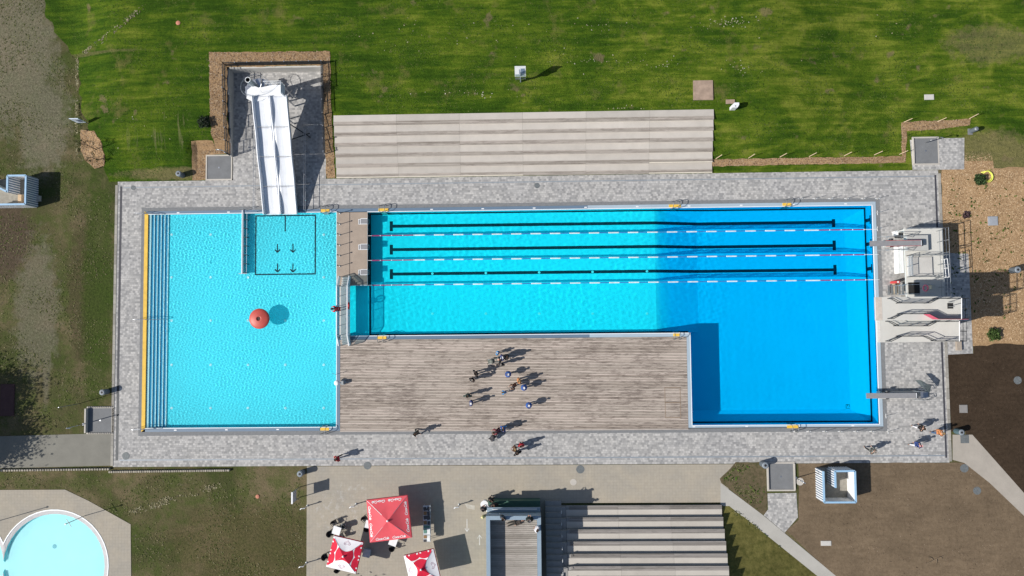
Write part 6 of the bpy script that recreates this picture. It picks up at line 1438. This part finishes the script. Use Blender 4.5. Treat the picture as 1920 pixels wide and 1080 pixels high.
def stroller(px, py, rot, lab, c):
    q = P(px, py, .6); t = thing('stroller', lab, 'stroller', (0, 0, 0)); m_ = plain('stroller_' + lab[:4].strip(), c, .8)
    MB().prism([(-.25, -.2), (.35, -.2), (.35, .2), (-.25, .2)], .45, .62).build('seat', m_, t); MB().lathe((-.05, 0, .6), [(.24, 0), (.23, .15), (.15, .28), (.04, .32)], 12).build('hood', m_, t, True)
    for s in (-1, 1): MB().tube([(.35, s * .22, .25), (-.2, s * .22, .6), (-.62, s * .2, 1.0)], .018).build('frame_tube', dsteel, t)
    MB().tube([(-.62, -.2, 1.0), (-.62, .2, 1.0)], .022).build('handle', black, t)
    for x, y, r in ((.4, .2, .11), (.4, -.2, .11), (-.25, .26, .15), (-.25, -.26, .15)): MB().tube([(x, y - .02, r), (x, y + .02, r)], r, 12).build('wheel', black, t)
    t.location = (q.x, q.y, 0.045 if py < 790 else 0); t.rotation_euler = (0, 0, math.radians(rot))
stroller(921.5, 677.5, 190, 'grey stroller left of the upper group on the wooden deck', (.14, .15, .13)); stroller(924, 820, 230, 'dark stroller on the south paving below the red jacket', (.05, .045, .05))

# ------------------------------------------------------------------ trees outside the frame whose shade falls into it
def big_tree(x, y, h, r, n, lab, sparse=1.0, seed=3):
    r_ = np.random.default_rng(seed); rr = random.Random(seed); t = thing('tree', lab, 'tree', (x, y, 0)); bark = plain('tree_bark', (.10, .08, .06), .9, 0, .2, 4)
    MB().tube([(x, y, -.2), (x + .1, y, h * .3), (x, y + .1, h * .6), (x + .1, y, h * .85)], [.28, .22, .15, .06], 8).build('trunk', bark, t)
    mb = MB(); cl = []
    for i in range(16):
        a_ = i * 2.4; z0_ = h * (.35 + .5 * rr.random()); e = Vector((x + r * .8 * math.cos(a_) * rr.uniform(.5, 1), y + r * .8 * math.sin(a_) * rr.uniform(.5, 1), z0_ + r * .35)); mb.tube([(x, y, z0_), ((x + e.x) / 2, (y + e.y) / 2, z0_ + r * .25), tuple(e)], [.09, .06, .02], 5); cl.append(e)
    mb.build('limbs', bark, t)
    c = np.array([tuple(cl[i % len(cl)]) for i in range(n)]) + r_.normal(size=(n, 3)) * np.array([r * .24, r * .24, r * .2]) * sparse; a = r_.normal(size=(n, 3)); a /= np.linalg.norm(a, axis=1)[:, None]; b = np.cross(a, r_.normal(size=(n, 3))); b /= np.linalg.norm(b, axis=1)[:, None]
    s = r_.uniform(.09, .17, n)[:, None]; co = np.stack([c - a * s, c + b * s * .6, c + a * s, c - b * s * .6], 1).reshape(-1, 3) - np.array([x, y, 0]); o = np_mesh('crown', co, np.arange(n * 4).reshape(n, 4), mat_tuft('tree_leaf', (.02, .035, .01), (.05, .08, .02))); o.parent = t
big_tree(-61.6, -11.8, 8.2, 4.2, 26000, 'broad leafy tree beyond the left edge shading the west path', 1.0, 3)
big_tree(-64.0, -7.6, 8.0, 3.4, 14000, 'leafy tree beyond the left edge shading the meadow', 1.0, 8)
big_tree(-21.8, -28.6, 5.0, 2.0, 2600, 'small sparse tree below the bottom edge shading the plaza', 1.2, 5)

# ------------------------------------------------------------------ scattered cover: chips, tufts, leaves
def inside(px, py, poly):
    c = np.zeros(len(px), bool); n = len(poly)
    for i in range(n):
        x0, y0 = poly[i][0], poly[i][1]; x1, y1 = poly[(i + 1) % n][0], poly[(i + 1) % n][1]
        if y0 == y1: continue
        c ^= ((y0 > py) != (y1 > py)) & (px < (x1 - x0) * (py - y0) / (y1 - y0) + x0)
    return c
TNv = np.vectorize(TN)
def scatter(name, poly, dens, size, flat, m, z=0.0, terr=True, clump=None, aspect=.35):
    xs = [p[0] for p in poly]; ys = [p[1] for p in poly]; A_ = (max(xs) - min(xs)) * (max(ys) - min(ys)); n = int(A_ * dens)
    x = rng.uniform(min(xs), max(xs), n); y = rng.uniform(min(ys), max(ys), n); k = inside(x, y, poly)
    if clump is not None: k &= (np.sin(x * clump + 1.3 * np.sin(y * clump * .7)) + np.sin(y * clump * 1.3 + 2 * np.sin(x * clump * .5)) + rng.normal(size=n) * .8) > .3
    x, y = x[k], y[k]; n = len(x); zz_ = (TNv(x, y) if terr and n else 0 * x) + z
    th = rng.uniform(0, 6.28, n); s = rng.uniform(.5, 1.3, n) * size; til = rng.uniform(-1, 1, (n, 2)) * (1 - flat)
    a = np.stack([np.cos(th), np.sin(th), til[:, 0]], 1) * s[:, None]; b = np.stack([-np.sin(th) * aspect, np.cos(th) * aspect, til[:, 1] * aspect], 1) * s[:, None]
    c = np.stack([x, y, zz_ + size * (1 - flat) * .35 + .004], 1); co = np.stack([c - a - b, c + a - b, c + a + b, c - a + b], 1).reshape(-1, 3)
    o = np_mesh(name, co, np.arange(n * 4).reshape(n, 4), m); return tag(o, kind='stuff')
yardm = [(-31.3, 17.6), (-31.4, 27.1), (-19.3, 27.0), (-19.15, 14.62), (-20.0, 14.62), (-20.0, 25.75), (-29.7, 25.75), (-29.7, 17.3), (-32.3, 17.3), (-32.3, 14.7), (-33.5, 14.7), (-33.4, 18.4), (-31.3, 18.4)]
scatter('wood_chips', yardm, 130, .055, .68, chipd, .03); scatter('wood_chips', w((152, 243), (176, 246), (188, 262), (196, 290), (196, 312), (178, 316), (160, 300), (151, 282)), 120, .055, .72, chipd, .03)
scatter('wood_chips', w((1335, 299), (1441, 297), (1690, 293), (1690, 229), (1820, 223), (1818, 235), (1755, 243), (1700, 246), (1697, 305), (1335, 312)), 120, .052, .72, chipd, .03)
scatter('wood_chips', [(40.8, -2.5), (40.8, 14.3), (41.0, 16.4), (45.6, 16.4), (45.8, 14.6), (54, 14.0), (54, -2.3), (43.2, -2.3), (43.2, 6.4), (40.8, 6.4)], 130, .052, .75, chipm, .012, False)
tg = mat_tuft('green_blades', (.014, .035, .005), (.035, .075, .010), (.07, .11, .02), (.12, .14, .04)); tr_ = mat_tuft('rough_blades', (.05, .06, .016), (.075, .095, .025), (.13, .13, .055), (.19, .17, .10))
scatter('grass_tufts', [(lawn_left(15), 14.9), (YX0 - 2.3, 14.9), (-31.6, 18.5), (-31.6, 27.3), (-19.1, 27.3), (-19.1, 20.8), (18.5, 20.8), (18.5, 15.6), (37, 15.7), (37, 18), (50, 18), (52, 34), (-47, 34), (-44.5, 22)], 26, .06, .7, tg, 0, True, .9, .4)
scatter('grass_tufts', [(-56, -10), (-47, -10), (-41.4, -10), (-41.4, 14.6), (-42.6, 17), (-45.3, 22), (-45.6, 27), (-49.2, 32), (-49.2, 35), (-56, 35)], 26, .075, .55, tr_, -.01, False, .8, .35)
scatter('grass_tufts', g0((10, 888), (205, 892), (430, 888), (560, 884), (568, 1090), (250, 1090), (247, 982), (166, 936), (122, 915), (0, 915)), 30, .075, .55, tr_, -.01, False, .8, .35)
scatter('grass_tufts', g0((1379, 871), (1430, 872), (1434, 955), (1428, 962), (1356, 905), (1354, 897)), 40, .08, .4, tr_, .0, False, 1.6, .35)
scatter('mulch_weeds', [(41.2, 0), (41.2, 14), (52, 13), (52, 0)], 6, .10, .4, tg, .03, False, 2.6, .5)
dryb = mat_tuft('dry_blades', (.12, .11, .06), (.26, .23, .14), (.36, .33, .22))
scatter('dry_grass', w((285, -6), (291, 2), (240, 42), (200, 76), (148, 110), (146, 300), (142, 300), (142, 104), (190, 72), (232, 38)), 80, .08, .5, dryb, .02, True, 2.2)
scatter('dry_grass', g0((430, 900), (436, 908), (340, 938), (262, 962), (232, 962), (300, 935)), 70, .08, .5, dryb, -.0, False, 1.9)
lv = mat_tuft('fallen_petals', (.22, .22, .09), (.42, .38, .24), (.60, .57, .46)); n = 0; cs = []
for (px, py, sx_, sy_, k) in ((1100, 48, 45, 4, 14), (1360, 42, 26, 5, 60), (1130, 113, 60, 3, 26), (1240, 123, 12, 3, 14), (960, 52, 120, 14, 10), (1180, 203, 30, 3, 14), (870, 176, 40, 3, 26), (1060, 100, 160, 30, 20), (1500, 60, 120, 25, 8), (760, 70, 60, 20, 20), (1390, 128, 20, 6, 20), (270, 250, 40, 20, 14)):
    for _ in range(k): q = PT(px + rnd.gauss(0, sx_), (lambda v: min(204, v) if px > 620 else v)(py + rnd.gauss(0, sy_))); cs.append((q.x, q.y, q.z + .05))
c = np.array(cs); n = len(c); th = rng.uniform(0, 6.28, n); s = rng.uniform(.035, .085, n)[:, None]; a = np.stack([np.cos(th), np.sin(th), 0 * th], 1) * s; b = np.stack([-np.sin(th), np.cos(th), 0 * th + .2], 1) * s * .6
tag(np_mesh('fallen_petals', np.stack([c - a, c - b, c + a, c + b], 1).reshape(-1, 3), np.arange(n * 4).reshape(n, 4), lv), kind='stuff')

# ------------------------------------------------------------------ everything that reaches below the water line receives refracted sun
bpy.context.view_layer.update()
for o in bpy.data.objects:
    if o.type == 'MESH' and o.parent == kp_: o.cycles.is_caustics_receiver = True
    elif o.type == 'MESH' and o not in (wl, wm_, kw):
        zs = [(o.matrix_world @ Vector(c)).z for c in o.bound_box]; xs = [(o.matrix_world @ Vector(c)) for c in o.bound_box]
        x0, x1, y0, y1 = min(v.x for v in xs), max(v.x for v in xs), min(v.y for v in xs), max(v.y for v in xs)
        if min(zs) < -.03 and x1 > LX0 - .1 and x0 < MX1 + .1 and y1 > BY0 - .1 and y0 < MY1 + .1 and o.name not in ('ground',) and x1 - x0 < 400: o.cycles.is_caustics_receiver = True

# dead branch and clods on the brown soil
q = P(1752, 1050); r_ = random.Random(2); t = thing('dead_branch', 'dry forked branch lying on the brown soil near the bottom right', 'branch', (q.x, q.y, 0)); bk2 = plain('dry_branch', (.20, .15, .10), .9)
for (a0, b0) in (((-.1, 0), (.9, .45)), ((-.1, 0), (-.6, .35)), ((-.1, 0), (-.9, -.4)), ((.2, .15), (.1, -.5)), ((-.35, .2), (-.7, .1)), ((.5, .3), (.75, .1))):
    MB().tube([(q.x + a0[0], q.y + a0[1], .06), (q.x + (a0[0] + b0[0]) / 2, q.y + (a0[1] + b0[1]) / 2 + .05, .12), (q.x + b0[0], q.y + b0[1], .05)], [.03, .022, .01], 5).build('twig', bk2, t)
scatter('soil_clods', [(26.8, -14.1), (42, -14.1), (50, -24), (47, -26), (33, -24.5), (26.8, -18.5)], 5, .05, .3, mat_tuft('clod', (.07, .05, .035), (.15, .11, .08), (.24, .19, .14)), 0, False)
scatter('soil_clods', [(41, -10.5), (41, -3.8), (52, -3), (52, -14)], 5, .05, .3, mat_tuft('dark_clod', (.02, .015, .01), (.06, .045, .03), (.12, .09, .07)), 0, False)
scatter('weeds', g0((1379, 871), (1430, 872), (1434, 955), (1428, 962), (1356, 905), (1354, 897)), 14, .10, .3, tg, .0, False, 1.6, .5)
scatter('bank_grass', [(19.5, -18.2), (20.2, -18.4), (27, -24.5), (24, -25), (19.8, -22)], 30, .09, .4, tr_, .05, False)
